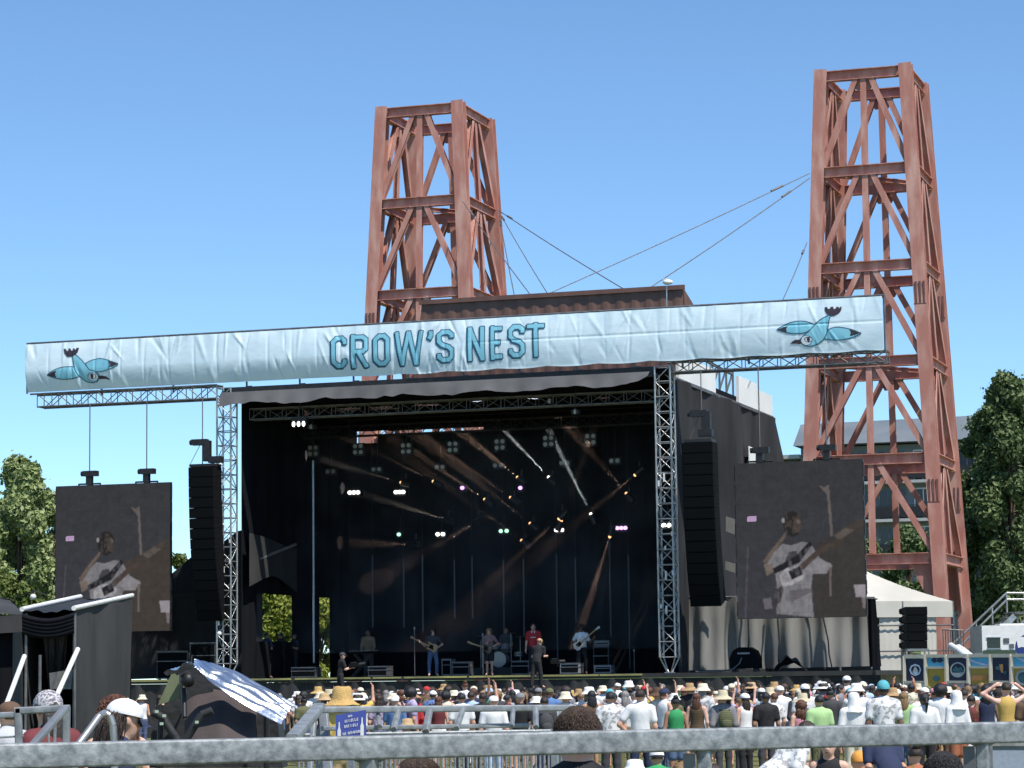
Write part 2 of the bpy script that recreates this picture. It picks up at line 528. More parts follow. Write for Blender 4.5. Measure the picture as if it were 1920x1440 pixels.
b = MB(); b.tube(S(W_ + .4, 1.4, 6.6), S(W_ + .4, 4.9, 7.3), .06)
b.build('flap_pole', M['alu'], t)

t = thing('side_wall', S(25.4, 8, FZ), 'black tarpaulin side wall of the stage, mottled with dark grey', 'stage wall')
b = MB()
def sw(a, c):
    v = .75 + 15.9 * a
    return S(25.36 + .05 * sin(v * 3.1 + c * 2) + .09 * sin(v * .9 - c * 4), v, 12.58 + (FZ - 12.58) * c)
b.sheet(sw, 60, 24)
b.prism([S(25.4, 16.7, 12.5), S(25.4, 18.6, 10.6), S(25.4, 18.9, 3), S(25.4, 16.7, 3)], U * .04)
b.build('tarpaulin', M['black_wall'], t)  # black and dark grey mixed at random over the tarpaulin
b = MB(); b.sbox(25.5, 25.53, 11.5, 12.6, 8.6, 11.0)
b.build('notice_sheet', M['white_sheet'], t)
b = MB()
for x0, y0, x1, y1 in ((1361, 968, 1377, 1002), (1360, 1052, 1378, 1074)):
    p0, p1 = us(x0, y0, 1.6), us(x1, y1, 1.6)
    b = MB(); b.prism([p0, us(x1, y0 + 5, 1.6), p1, us(x0, y1 - 6, 1.6)], V * .03)
    b.build('loose_sheet', M['drape_grey'], t)

# ------------------------------------------------------------------ trusses
def lattice(b, ch, n, r=.017):
    # ch: four chords as (start, end); zigzag lacing on each face
    for i in range(4):
        a, c = ch[i], ch[(i + 1) % 4]
        for k in range(n):
            p0, p1 = a[0].lerp(a[1], k / n), a[0].lerp(a[1], (k + 1) / n)
            q0, q1 = c[0].lerp(c[1], k / n), c[0].lerp(c[1], (k + 1) / n)
            b.tube(p0, q0, r, 5, cap=False)
            if k % 2 == i % 2:
                b.tube(p0, q1, r, 5, cap=False)
            else:
                b.tube(q0, p1, r, 5, cap=False)
        b.tube(a[1], c[1], r, 5, cap=False)
def column(u, v, label):
    t = thing('truss_column', S(u, v, FZ), label, 'truss', 'lattice columns of the stage')
    h = .28
    cs = [(-h, -h), (h, -h), (h, h), (-h, h)]
    ch = [(S(u + a, v + c, FZ + .55), S(u + a, v + c, 12.95)) for a, c in cs]
    for a, c in ch:
        b = MB(); b.tube(a, c, .036, 8)
        b.build('chord', M['alu'], t)
    b = MB(); lattice(b, ch, 19, .02)
    b.build('lacing', M['alu'], t)
    b = MB()
    for a, c in ch:
        b.tube(a, S(u + (.06 if (a - S(u, v, 0)).dot(U) > 0 else -.06), v + (.06 if (a - S(u, v, 0)).dot(V) > 0 else -.06), FZ), .03, 6)
    b.sbox(u - .15, u + .15, v - .15, v + .15, FZ - .0, FZ + .03)
    b.build('foot', M['alu'], t)
    b = MB()
    for k in range(9):
        z = 3.2 + R.random() * 8.5
        b.box(S(u + R.choice((-.2, 0, .25)), v - .3, z), (.06, .03, R.uniform(.12, .3)), AX)
    b.build('cable_tag', M['white_sheet'], t)
    return t
column(8.2, .3, 'silver lattice column between the hanging speakers and the dark wing drape')
column(25.12, .3, 'silver lattice column between the stage opening and the tarpaulin side wall')

def arm(u0, u1, label, zt, zb):
    t = thing('cantilever_truss', S((u0 + u1) / 2, .4, zb), label, 'truss', 'horizontal trusses under the banner')
    for v in (.05, .6):
        for z, ua_, ub_ in ((zt, u0 - .3, u1), (zb, u0, u1)):
            b = MB(); b.tube(S(ua_, v, z), S(ub_, v, z), .036, 8)
            b.build('chord', M['alu_dark'], t)
    b = MB()
    L = u1 - u0
    n = int(L / .62)
    ch = [(S(u0, .05, zt), S(u1, .05, zt)), (S(u0, .05, zb), S(u1, .05, zb)), (S(u0, .6, zb), S(u1, .6, zb)), (S(u0, .6, zt), S(u1, .6, zt))]
    lattice(b, ch, n, .02)
    b.build('lacing', M['alu_dark'], t)
arm(.4, 7.9, 'lattice truss arm over the far sky side, carrying the smaller screen', 13.08, 12.58)
arm(25.45, 33.1, 'lattice truss arm in front of the red tower, carrying the nearer screen', 13.12, 12.72)

t = thing('weather_sensor', us(1250, 568, .3), 'small white sensor head on a thin pole above the banner', 'sensor')
b = MB(); b.tube(us(1250, 575, .3), us(1250, 536, .3), .02, 6); b.build('pole', M['alu'], t)
b = MB(); b.ball(us(1252, 529, .3), (.19, .12, .1), 12, 8); b.box(us(1246, 523, .3), (.14, .05, .03), AX); b.build('sensor_head', M['white_paint'], t)
# ------------------------------------------------------------------ banner
BW, BZ0, BZ1 = 33.04, 13.15, 14.98
fold = []
for i in range(150):
    u = NR.uniform(0, BW)
    top_ = NR.rand() < .5
    z = BZ1 - NR.uniform(0, .5) if top_ else BZ0 + NR.uniform(0, .7)
    ang = NR.choice([NR.normal(pi / 2, .28), NR.normal(pi / 2 + .4, .2), NR.normal(pi / 2 - .4, .2)])
    fold.append((u, z, ang, NR.uniform(.35, 1.0), NR.uniform(.014, .042) * NR.choice([-1, 1]), NR.uniform(.07, .22)))
for i in range(34):
    fold.append((i * BW / 33 + NR.uniform(-.06, .06), BZ0 + .9, pi / 2 + NR.uniform(-.05, .05), 1.3, .022, .10))
def bdisp(u, z):
    u, z = np.asarray(u, float), np.asarray(z, float)
    d = np.zeros_like(u)
    soft = np.where(u > 18, .55, 1.0)
    for (a, c, an, ln, am, w) in fold:
        m = np.abs(u - a) < 1.6
        if not m.any(): continue
        du, dz = u[m] - a, z[m] - c
        al = du * cos(an) + dz * sin(an)
        pe = -du * sin(an) + dz * cos(an)
        ww = w * (.4 + .6 * np.clip((al + ln) / (2 * ln), 0, 1))
        d[m] += soft[m] * am * np.clip(1 - np.abs(pe) / ww, 0, 1) * np.clip(1.25 * (1 - np.abs(al) / ln), 0, 1)
    tz = (BZ1 - z)
    d += .035 * np.abs(np.sin(pi * u / .97)) * np.exp(-tz / .3)
    d += .02 * np.clip(1 - np.abs(z - 14.12) / .05, 0, 1) * np.clip((u - 17) / 3, 0, 1)
    k = np.where(u < 15, 1.0, np.clip(1 - (u - 15) / 4, .3, 1))
    q = np.clip((13.95 - z) / .8, 0, 1)
    d += k * .2 * q ** 1.6
    d -= .05 * np.sin(pi * np.clip((z - BZ0) / (BZ1 - BZ0), 0, 1)) * (.6 + .4 * np.sin(u * .7))
    return d - .16
def bpt(u, z, off=0.0):
    d = bdisp(u, z) + off
    P = np.array(O3)[None] + np.outer(u, np.array(U)) + np.outer(d, np.array(V)) + np.outer(z, np.array(Z))
    return P
bt = thing('stage_banner', S(BW / 2, 0, BZ0), 'long pale blue printed banner with crow emblems stretched above the stage', 'banner')
nu_, nz_ = 900, 50
uu, zz = np.meshgrid(np.linspace(0, BW, nu_ + 1), np.linspace(BZ0, BZ1, nz_ + 1))
zb_ = zz.ravel() - .05 * np.abs(np.sin(pi * uu.ravel() / 1.9)) * np.clip((13.4 - zz.ravel()) / .25, 0, 1) * np.clip((uu.ravel() - 12) / 3, 0, 1)
P = bpt(uu.ravel(), zb_)
w_ = nu_ + 1
b = MB()
b.add(P.tolist(), [(j * w_ + i, j * w_ + i + 1, (j + 1) * w_ + i + 1, (j + 1) * w_ + i) for j in range(nz_) for i in range(nu_)], 0, True)
b.build('banner_cloth', M['banner'], bt)
b = MB()
b.tube(S(-.05, .02, BZ1 + .05), S(BW + .05, .02, BZ1 + .05), .045, 8)
b.tube(S(-.02, .02, BZ0 - .05), S(-.02, .02, BZ1 + .05), .04, 8)
b.tube(S(BW + .04, .02, BZ0 - .05), S(BW + .04, .02, BZ1 + .05), .04, 8)
for u in (3, 6, 25.8, 28.2, 31):
    b.tube(S(u, .3, 12.9), S(u, .3, BZ1), .04, 6)
for u in np.linspace(9, 24, 8):
    b.tube(S(u, .32, 12.9), S(u, .3, BZ1), .04, 6)
    b.tube(S(u, .28, 12.99), S(u + .3, .1, 12.97), .03, 6)
b.build('banner_pipe', M['alu_dark'], bt)

def inpoly(px, py, X, Y):
    r = np.zeros(X.shape, bool)
    n = len(px)
    for i in range(n):
        x1, y1, x2, y2 = px[i], py[i], px[i - 1], py[i - 1]
        if y1 == y2: continue
        r ^= ((y1 > Y) != (y2 > Y)) & (X < (x2 - x1) * (Y - y1) / (y2 - y1) + x1)
    return r
def dilate(m, r):
    o = m.copy()
    for a in range(-r, r + 1):
        for c in range(-r, r + 1):
            if a * a + c * c <= r * r + 1:
                o |= np.roll(np.roll(m, a, 0), c, 1)
    return o
def patch(name, ids, u0, z0, h, mats, off):
    nz, nu = ids.shape
    uu, zz = np.meshgrid(u0 + h * np.arange(nu + 1), z0 + h * np.arange(nz + 1))
    P = bpt(uu.ravel(), zz.ravel(), off)
    jj, ii = np.nonzero(ids >= 0)
    w = nu + 1
    F = np.stack([jj * w + ii, jj * w + ii + 1, (jj + 1) * w + ii + 1, (jj + 1) * w + ii], 1)
    uq, inv = np.unique(F.ravel(), return_inverse=True)
    b = MB()
    b.add(P[uq].tolist(), inv.reshape(F.shape).tolist(), 0, True)
    b.m = ids[jj, ii].tolist()
    return b.build(name, mats, bt)
# block letters: centre lines in a unit-high box, stroke .17
GL = {
 'C': [[(.44, .72), (.44, .83), (.34, .915), (.2, .915), (.09, .8), (.09, .2), (.2, .085), (.34, .085), (.44, .17), (.44, .27)]],
 'R': [[(.09, 0), (.09, 1)], [(.09, .915), (.36, .915), (.45, .83), (.45, .56), (.37, .48), (.09, .48)], [(.25, .46), (.46, 0)]],
 'O': [[(.2, .915), (.34, .915), (.45, .8), (.45, .2), (.34, .085), (.2, .085), (.09, .2), (.09, .8), (.2, .915), (.34, .915)]],
 'W': [[(.07, 1), (.22, 0)], [(.22, 0), (.43, 1)], [(.43, 1), (.64, 0)], [(.64, 0), (.8, 1)]],
 "'": [[(.14, .98), (.14, .84), (.06, .74)]],
 'S': [[(.43, .74), (.43, .83), (.34, .915), (.18, .915), (.09, .82), (.09, .64), (.17, .54), (.35, .46), (.43, .37), (.43, .18), (.34, .085), (.18, .085), (.09, .17), (.09, .27)]],
 'N': [[(.09, 0), (.09, 1)], [(.1, .95), (.44, .05)], [(.45, 0), (.45, 1)]],
 'E': [[(.09, 0), (.09, 1)], [(.09, .915), (.44, .915)], [(.09, .5), (.38, .5)], [(.09, .085), (.44, .085)]],
 'T': [[(.0, .905), (.5, .905)], [(.25, 0), (.25, 1)]],
}
hL = .0165
uA, _ = uz(612, 650, -.2); uB, _ = uz(1030, 650, -.2)
nU, nZ = int((uB - uA) / hL) + 1, int(1.62 / hL)
zL0 = 13.3
XX, YY = np.meshgrid(uA + hL * (np.arange(nU) + .5), zL0 + hL * (np.arange(nZ) + .5))
fillm = np.zeros(XX.shape, bool)
CAPH = 1.22
for chx, xa, xb, zb in (('C', 620, 651, 13.44), ('R', 656, 692, 13.44), ('O', 698, 732, 13.44), ('W', 738, 795, 13.44), ("'", 801, 811, 13.44), ('S', 817, 853, 13.45),
                    ('N', 875, 910, 13.47), ('E', 919, 946, 13.47), ('S', 952, 986, 13.49), ('T', 989, 1021, 13.5)):
    ul, _ = uz(xa, 650, -.2); ur, _ = uz(xb, 650, -.2)
    g = GL[chx]
    xs = [p[0] for s_ in g for p in s_]
    wst = .062 if chx != 'W' else .058
    g0, g1 = min(xs) - (.085 if chx != 'T' else 0), max(xs) + (.085 if chx != 'T' else 0)
    sx = (ur - ul) / (g1 - g0)
    lx = (XX - ul) / sx + g0
    ly = (YY - zb) / CAPH
    for s_ in g:
        for k, (p, q) in enumerate(zip(s_[:-1], s_[1:])):
            du, dz = (q[0] - p[0]) * sx, (q[1] - p[1]) * CAPH
            L = hypot(du, dz)
            al = ((lx - p[0]) * sx * du + (ly - p[1]) * CAPH * dz) / L
            pe = np.abs(-(lx - p[0]) * sx * dz + (ly - p[1]) * CAPH * du) / L
            w = wst * 1.16
            fillm |= (pe < w) & (al > (-.0 if k == 0 else -w * .45)) & (al < L + (0 if k == len(s_) - 2 else w * .45)) & (ly > -.01) & (ly < 1.01)
outl = dilate(fillm, 2) | np.roll(np.roll(dilate(fillm, 2), -2, 0), -2, 1)
ids = np.where(fillm, 0, np.where(outl, 1, -1))
patch('lettering', ids, uA, zL0, hL, [M['print_blue'], M['print_navy']], -.014)

def bez(p0, p1, p2, n=10):
    return [((1 - t) ** 2 * p0[0] + 2 * t * (1 - t) * p1[0] + t * t * p2[0], (1 - t) ** 2 * p0[1] + 2 * t * (1 - t) * p1[1] + t * t * p2[1]) for t in [i / n for i in range(n + 1)]]
def ell(cx, cy, rx, ry, a=0, n=28):
    return [(cx + rx * cos(t) * cos(a) - ry * sin(t) * sin(a), cy + rx * cos(t) * sin(a) + ry * sin(t) * cos(a)) for t in [2 * pi * i / n for i in range(n)]]
def bird(ox, oy, sc, shapes):
    # shapes: list of (points in zoomed picture coordinates, ink, outline cells)
    conv = [([uz(ox + x / sc, oy + y / sc, -.2) for x, y in pts], ink, ol) for pts, ink, ol in shapes]
    us_ = [p[0] for s_ in conv for p in s_[0]]; zs_ = [p[1] for s_ in conv for p in s_[0]]
    h = .0165
    u0, z0 = min(us_) - .12, min(zs_) - .12
    nu, nz = int((max(us_) + .12 - u0) / h), int((max(zs_) + .12 - z0) / h)
    X, Y = np.meshgrid(u0 + h * (np.arange(nu) + .5), z0 + h * (np.arange(nz) + .5))
    ids = np.full(X.shape, -1)
    for pts, ink, ol in conv:
        m = inpoly([p[0] for p in pts], [p[1] for p in pts], X, Y)
        if ol: ids[dilate(m, ol)] = 1
        ids[m] = ink
    patch('crow_emblem', ids, u0, z0, h, [M['print_blue'], M['print_navy'], M['print_black'], M['print_white']], -.014)
crownR = [(845, 130), (880, 125), (900, 150), (925, 150), (940, 118), (975, 122), (985, 150), (1010, 150), (1025, 118), (1060, 122), (1065, 145), (1085, 115), (1105, 120), (1090, 185), (1055, 225), (1000, 255), (950, 265), (900, 245), (865, 205), (848, 160)]
bird(1440, 560, 8.0, [
    (bez((150, 465), (450, 260), (690, 400)) + bez((690, 400), (560, 600), (150, 465)), 0, 2),
    ([(150, 465), (215, 435), (300, 410), (275, 455), (285, 512), (215, 488)], 2, 0),
    (bez((840, 590), (880, 440), (1040, 435)) + bez((1040, 435), (1200, 440), (1380, 520)) + bez((1380, 520), (1120, 660), (840, 590)), 0, 2),
    ([(1380, 520), (1300, 485), (1215, 450), (1240, 510), (1225, 565), (1300, 545)], 2, 0),
    (bez((925, 250), (760, 320), (690, 420)) + bez((690, 420), (620, 500), (560, 545)) + bez((490, 610), (500, 720), (650, 700)) + bez((650, 700), (860, 660), (890, 440)) + [(905, 330)], 0, 2),
    (crownR, 2, 0),
    (bez((490, 620), (400, 590), (325, 680)) + [(400, 672), (490, 680)], 2, 0),
    (ell(575, 625, 78, 68), 3, 1), (ell(605, 612, 62, 42), 1, 0), (ell(605, 612, 50, 31), 3, 0), (ell(605, 610, 24, 34), 2, 0)])
bird(60, 640, 9.6, [
    (bez((280, 605), (520, 420), (770, 475)) + [(820, 630)] + bez((820, 630), (560, 730), (280, 605)), 0, 2),
    ([(280, 605), (360, 555), (440, 525), (415, 590), (430, 650), (350, 635)], 2, 0),
    (bez((975, 405), (1180, 270), (1370, 350)) + [(1545, 410)] + bez((1545, 410), (1360, 540), (1100, 545)) + [(1040, 520)], 0, 2),
    ([(1545, 410), (1460, 375), (1375, 352), (1405, 420), (1385, 478), (1460, 450)], 2, 0),
    (bez((740, 265), (770, 560), (850, 620)) + bez((850, 620), (980, 770), (1140, 715)) + bez((1200, 640), (1160, 530), (1060, 530)) + bez((1020, 510), (900, 330), (780, 250)), 0, 2),
    ([(572, 140), (600, 130), (625, 170), (645, 170), (660, 125), (690, 130), (705, 165), (725, 165), (740, 122), (765, 130), (775, 155), (800, 115), (843, 112), (825, 185), (785, 245), (720, 278), (640, 278), (590, 230)], 2, 0),
    (bez((1180, 620), (1320, 590), (1385, 690)) + [(1300, 672), (1190, 680)], 2, 0),
    (ell(1085, 635, 95, 70), 3, 1), (ell(1070, 625, 72, 50), 1, 0), (ell(1070, 625, 58, 38), 3, 0), (ell(1070, 622, 28, 40), 2, 0)])
# ================================================================== LED SCREENS
def inpolyf(pts, X, Y):
    return inpoly([p[0] for p in pts], [p[1] for p in pts], X, Y)
def blur(a, n):
    for _ in range(n):
        a = (a + np.roll(a, 1, 0) + np.roll(a, -1, 0) + np.roll(a, 1, 1) + np.roll(a, -1, 1)) / 5
    return a
def picture(nx, ny, warm):
    # picture space of the enlarged screen: x 340..945, y 410..1135
    X, Y = np.meshgrid(340 + 605 * (np.arange(nx) + .5) / nx, 410 + 725 * (np.arange(ny) + .5) / ny)
    I = np.zeros((ny, nx, 3)) + np.array((.033, .0335, .038))
    I += ((Y - 410) / 725 * .008)[..., None] * np.array((.6, .5, 1))
    def put(m, c, a=1.0):
        I[m] = I[m] * (1 - a) + np.array(c) * a
    put(inpolyf([(700, 800), (760, 775), (860, 720), (945, 690), (945, 1135), (700, 1135)], X, Y), (.038, .0335, .032) if not warm else (.048, .038, .032))
    put(inpolyf([(738, 525), (765, 535), (786, 522), (800, 758), (788, 770), (776, 570)], X, Y), (.115, .10, .093))
    put(inpolyf([(785, 800), (860, 720), (945, 682), (945, 715), (870, 760), (800, 830)], X, Y), (.052, .04, .034))
    put(inpolyf([(800, 760), (860, 725), (900, 735), (830, 780)], X, Y), (.09, .075, .066))
    put(inpolyf([(515, 835), (560, 790), (600, 800), (650, 785), (690, 790), (715, 830), (740, 870), (790, 890), (765, 935), (700, 930), (690, 1000), (700, 1135), (525, 1115), (530, 1000), (520, 905), (470, 890), (480, 860)], X, Y), (.185, .182, .195))
    put(inpolyf([(690, 880), (740, 865), (795, 900), (760, 935), (700, 935), (670, 910)], X, Y), (.22, .21, .225))
    put(inpolyf([(590, 830), (625, 825), (640, 870), (600, 890), (570, 870)], X, Y), (.05, .048, .055))
    put(inpolyf([(465, 870), (520, 800), (580, 735), (575, 760), (520, 830), (480, 890)], X, Y), (.12, .09, .075))
    put(inpolyf([(470, 890), (510, 880), (515, 920), (480, 940)], X, Y), (.15, .12, .1))
    put(inpolyf([(510, 905), (620, 850), (690, 780), (700, 800), (640, 880), (520, 930)], X, Y), (.010, .010, .012))
    put(inpolyf([(545, 935), (575, 905), (620, 900), (655, 890), (668, 930), (650, 960), (600, 985), (560, 990), (545, 965)], X, Y), (.34, .33, .345))
    put(inpolyf([(585, 920), (640, 895), (655, 935), (600, 960)], X, Y), (.012, .011, .012))
    put(inpolyf([(640, 890), (720, 825), (780, 790), (790, 810), (730, 850), (650, 920)], X, Y), (.06, .042, .035))
    put(inpolyf([(515, 1020), (550, 985), (560, 1000), (545, 1060), (520, 1080)], X, Y), (.035, .03, .035))
    put(inpolyf([(585, 1010), (690, 1000), (690, 1020), (600, 1060), (585, 1040)], X, Y), (.11, .10, .115))
    put(inpolyf(ell(610, 700, 44, 60), X, Y), (.016, .014, .013))
    put(inpolyf(ell(632, 705, 20, 36), X, Y), (.065, .048, .04))
    put(inpolyf(ell(636, 690, 12, 10), X, Y), (.12, .09, .08))
    for _ in range(26):
        a, c = R.uniform(575, 650), R.uniform(650, 740)
        put(inpolyf(ell(a, c, 5, 9), X, Y), (.05, .04, .035))
    for _ in range(60):
        a, c = R.uniform(520, 700), R.uniform(800, 1120)
        put(inpolyf(ell(a, c, R.uniform(4, 12), R.uniform(6, 26), R.uniform(-.4, .4)), X, Y), (.11, .105, .12), .35)
    put(inpolyf(ell(566, 682, 8, 12), X, Y), (.28, .26, .27))
    put(inpolyf([(890, 988), (950, 990), (950, 1050), (898, 1045)], X, Y), (.27, .25, .275))
    put(inpolyf([(925, 1050), (945, 1050), (942, 1100), (930, 1095)], X, Y), (.17, .14, .15))
    put(inpolyf([(775, 905), (788, 905), (786, 1040), (776, 1040)], X, Y), (.13, .11, .105))
    put(inpolyf([(392, 800), (398, 800), (380, 1135), (370, 1135)], X, Y), (.07, .06, .075))
    put(inpolyf([(460, 1045), (500, 1040), (505, 1090), (470, 1095)], X, Y), (.12, .11, .13))
    lowr = NR.rand(24, 20); hi_ = np.kron(lowr, np.ones((ny // 24 + 1, nx // 20 + 1)))[:ny, :nx]
    hi_ = blur(hi_, 14); I *= (.90 + .2 * hi_)[..., None]
    fine = NR.rand(57, 48); fi = blur(np.kron(fine, np.ones((ny // 57 + 1, nx // 48 + 1)))[:ny, :nx], 3); I *= (.88 + .24 * fi)[..., None]
    I = blur(I, 1)
    put(inpolyf([(393, 660), (438, 658), (437, 682), (394, 684)], X, Y), (.45, .30, .5))
    I[np.arange(ny) % (ny // 11) == 0] *= .88; I[:, np.arange(nx) % (nx // 9) == 0] *= .88
    I *= (1 + NR.normal(0, .05, (ny, nx)))[..., None]
    return np.clip(I, .004, 1)
ms = bpy.data.materials.new('led_screen_picture')
ms.use_nodes = True
n_, l_ = ms.node_tree.nodes, ms.node_tree.links
pb = n_['Principled BSDF']
pb.inputs['Base Color'].default_value = (.008, .008, .008, 1)
pb.inputs['Specular IOR Level'].default_value = .05
pb.inputs['Roughness'].default_value = .8
va_ = n_.new('ShaderNodeAttribute'); va_.attribute_name = 'pixels'
l_.new(va_.outputs['Color'], pb.inputs['Emission Color'])
pb.inputs['Emission Strength'].default_value = .72
def screen(u0, u1, z0, z1, v, label, warm, motors):
    t = thing('led_screen', S((u0 + u1) / 2, v, z0), label, 'LED screen', 'hanging video screens')
    b = MB(); b.sbox(u0, u1, v, v + .16, z0, z1)
    for k in range(8):
        z = z0 + (z1 - z0) * (k + .5) / 8
        for s in (u0 - .012, u1 + .012):
            b.sbox(s - .012, s + .012, v + .02, v + .12, z - .25, z + .25)
    b.build('cabinet', M['black_metal'], t)
    nx, ny = 190, 228
    I = picture(nx, ny, warm)
    b = MB()
    X = np.linspace(u0 + .01, u1 - .01, nx + 1); Y = np.linspace(z1 - .01, z0 + .01, ny + 1)
    vs = [S(x, v - .006, y) for y in Y for x in X]
    w = nx + 1
    b.add(vs, [(j * w + i, j * w + i + 1, (j + 1) * w + i + 1, (j + 1) * w + i) for j in range(ny) for i in range(nx)])
    o = b.build('picture', ms, t)
    ca = o.data.color_attributes.new('pixels', 'FLOAT_COLOR', 'CORNER')
    col = np.ones((nx * ny, 4, 4), np.float32)
    col[:, :, :3] = I.reshape(-1, 1, 3)
    ca.data.foreach_set('color', col.ravel())
    for u in motors:
        b = MB()
        b.tube(S(u - .42, v + .08, z1 + .16), S(u + .48, v + .08, z1 + .16), .035, 6)
        for d in (-.42, .48):
            b.tube(S(u + d, v + .08, z1), S(u + d, v + .08, z1 + .16), .035, 6)
        b.build('lifting_bar', M['black_metal'], t)
    return t
screen(1.40, 6.17, 3.95, 9.48, -.3, 'smaller looking hanging video screen half hidden by the black lean-to tent', True, [])
screen(27.74, 32.24, 3.98, 9.37, -.3, 'big hanging video screen showing a bass player, above grey drapes', False, [])
def hoist(u, v, zb, ztop, label, off=.12, chain_r=.022):
    t = thing('chain_hoist', S(u, v, zb), label, 'chain hoist', 'chain hoists holding screens and speakers')
    b = MB()
    b.box(S(u, v, zb + .16), (.22, .2, .34), AX)
    b.box(S(u + off * .4, v, zb + .42), (.56, .26, .2), AX)
    b.tube(S(u - .22, v, zb + .42), S(u - .34, v, zb + .42), .1, 10)
    b.build('motor', M['black_metal'], t)
    b = MB()
    b.tube(S(u, v, zb + .5), S(u, v, ztop), chain_r, 6)
    b.build('chain', M['cable'], t)
    b = MB()
    b.tube(S(u - .45, v, zb + .03), S(u + .45, v, zb + .03), .035, 6)
    for d in (-.45, .45):
        b.tube(S(u + d, v, zb - .1), S(u + d, v, zb + .05), .03, 6)
    b.build('lifting_bar', M['black_metal'], t)
for px, zt in ((168, 12.55), (275, 12.55)):
    u, _ = uz(px, 900, -.22)
    hoist(u, -.22, 9.5, zt, 'black chain hoist on the smaller screen, %s' % ('hanging nearest the outer end' if px < 200 else 'hanging nearest the tall speaker array'))
for px in (1425, 1550):
    u, _ = uz(px, 850, -.22)
    hoist(u, -.22, 9.39, 12.7, 'black chain hoist on the big screen, %s' % ('just beside the tarpaulin side wall' if px < 1500 else 'in front of the red tower leg'))

# ================================================================== LINE ARRAYS
def line_array(u, z1, v, n, hcab, label, us_=1.08, dz=None, curve=1.3, motor=True, top=12.6):
    t = thing('line_array', S(u, v, z1), label, 'speaker array', 'hanging speaker arrays' if motor else None)
    z, vv, ang = z1, v, 0.0
    for k in range(n):
        ang = radians(1.0 + 15 * (k / n) ** 1.6) * curve
        d = -Z * cos(ang) + V * sin(ang)
        f = V * cos(ang) + Z * sin(ang)
        c = S(u, vv, z) + d * (hcab / 2)
        b = MB()
        w, dp, h = us_, .75, hcab * .985
        x = U * (w / 2); y = f * (dp / 2); zz_ = d * (h / 2)
        # trapezoid cabinet, slanting at the back
        vs = [c - x - y - zz_, c + x - y - zz_, c + x + y - zz_ * 1.0, c - x + y - zz_ * 1.0, c - x - y + zz_, c + x - y + zz_, c + x + y + zz_ * 1.0, c - x + y + zz_ * 1.0]
        b.add(vs, [(0, 1, 2, 3), (7, 6, 5, 4), (4, 5, 1, 0), (5, 6, 2, 1), (6, 7, 3, 2), (7, 4, 0, 3)])
        o = b.build('speaker_cabinet', M['speaker'], t)
        b = MB()
        b.box(c - f * (dp / 2 + .008), (w * .94, .012, h * .86), (U, f, -d))
        b.build('grille', M['grille'], o)
        z += d.z * hcab
        vv += d.dot(V) * hcab
    if motor:
        b = MB()
        b.sbox(u - .5, u + .5, v - .3, v + .35, z1 + .01, z1 + .11)
        b.build('flying_frame', M['black_metal'], t)
    return t
line_array(7.72, 9.95, -.6, 15, .375, 'tall black speaker array hanging between the smaller screen and the lattice column', 1.0)
line_array(26.62, 10.1, -.75, 15, .375, 'tall black speaker array hanging between the lattice column and the big screen', 1.1)
def hanger(x0, y0, x1, y1, v, label, ztop):
    u, z = uz(x0, y0, v)
    u1, z1 = uz(x1, y1, v)
    t = thing('chain_hoist', S(u1, v, z1), label, 'chain hoist', 'chain hoists holding screens and speakers')
    b = MB()
    b.box(S(u - .15, v, z), (.6, .26, .22), AX)
    b.box(S(u + .14, v, (z + z1) / 2), (.26, .24, z - z1 + .1), AX)
    b.box(S(u1 + .1, v, z1), (.5, .3, .24), AX)
    b.tube(S(u - .45, v, z), S(u - .55, v, z), .1, 10)
    b.build('motor', M['black_metal'], t)
    b = MB()
    b.tube(S(u - .05, v, z + .1), S(u - .05, v, ztop), .02, 6)
    b.tube(S(u - .05, v, z - .1), S(u - .05, v, z1 - .25), .02, 6)
    b.tube(S(u - .15, v, z - .1), S(u - .55, v, 10.1), .012, 5)
    b.build('chain', M['cable'], t)
hanger(382, 829, 400, 862, -.5, 'black chain hoist above the speaker array by the smaller screen', 12.6)
hanger(1318, 775, 1318, 812, -.5, 'black chain hoist above the speaker array by the tarpaulin side wall', 12.7)

# ================================================================== STAGE LIGHTS
def P8(x, y):
    return 430 + x * .4323, 760 + y * .4323
VT = 6.2
zt_, = [uz(*P8(960, 172), VT)[1]]
t = thing('lighting_truss', S(17, VT, zt_ + .45), 'dark lighting truss spanning the stage above the lamp clusters', 'lighting truss', 'lighting trusses in the stage')
ch = [(S(8.8, VT + a, zt_ + c), S(25.0, VT + a, zt_ + c)) for a, c in ((-.2, .5), (.2, .5), (.2, .9), (-.2, .9))]
b = MB()
lattice(b, ch, 26, .014)
b.build('lacing', M['black_metal'], t)
for a, c in ch:
    b = MB(); b.tube(a, c, .03, 6); b.build('chord', M['black_metal'], t)
t = thing('lighting_truss', S(17, 1.0, 12.1), 'grey front lighting truss just inside the stage roof edge', 'lighting truss', 'lighting trusses in the stage')
ch = [(S(8.9, 1.0 + a, 12.0 + c), S(24.8, 1.0 + a, 12.0 + c)) for a, c in ((-.2, -.2), (.2, -.2), (.2, .2), (-.2, .2))]
b = MB(); lattice(b, ch, 24, .014); b.build('lacing', M['alu_dark'], t)
for a, c in ch:
    b = MB(); b.tube(a, c, .035, 6); b.build('chord', M['alu_dark'], t)

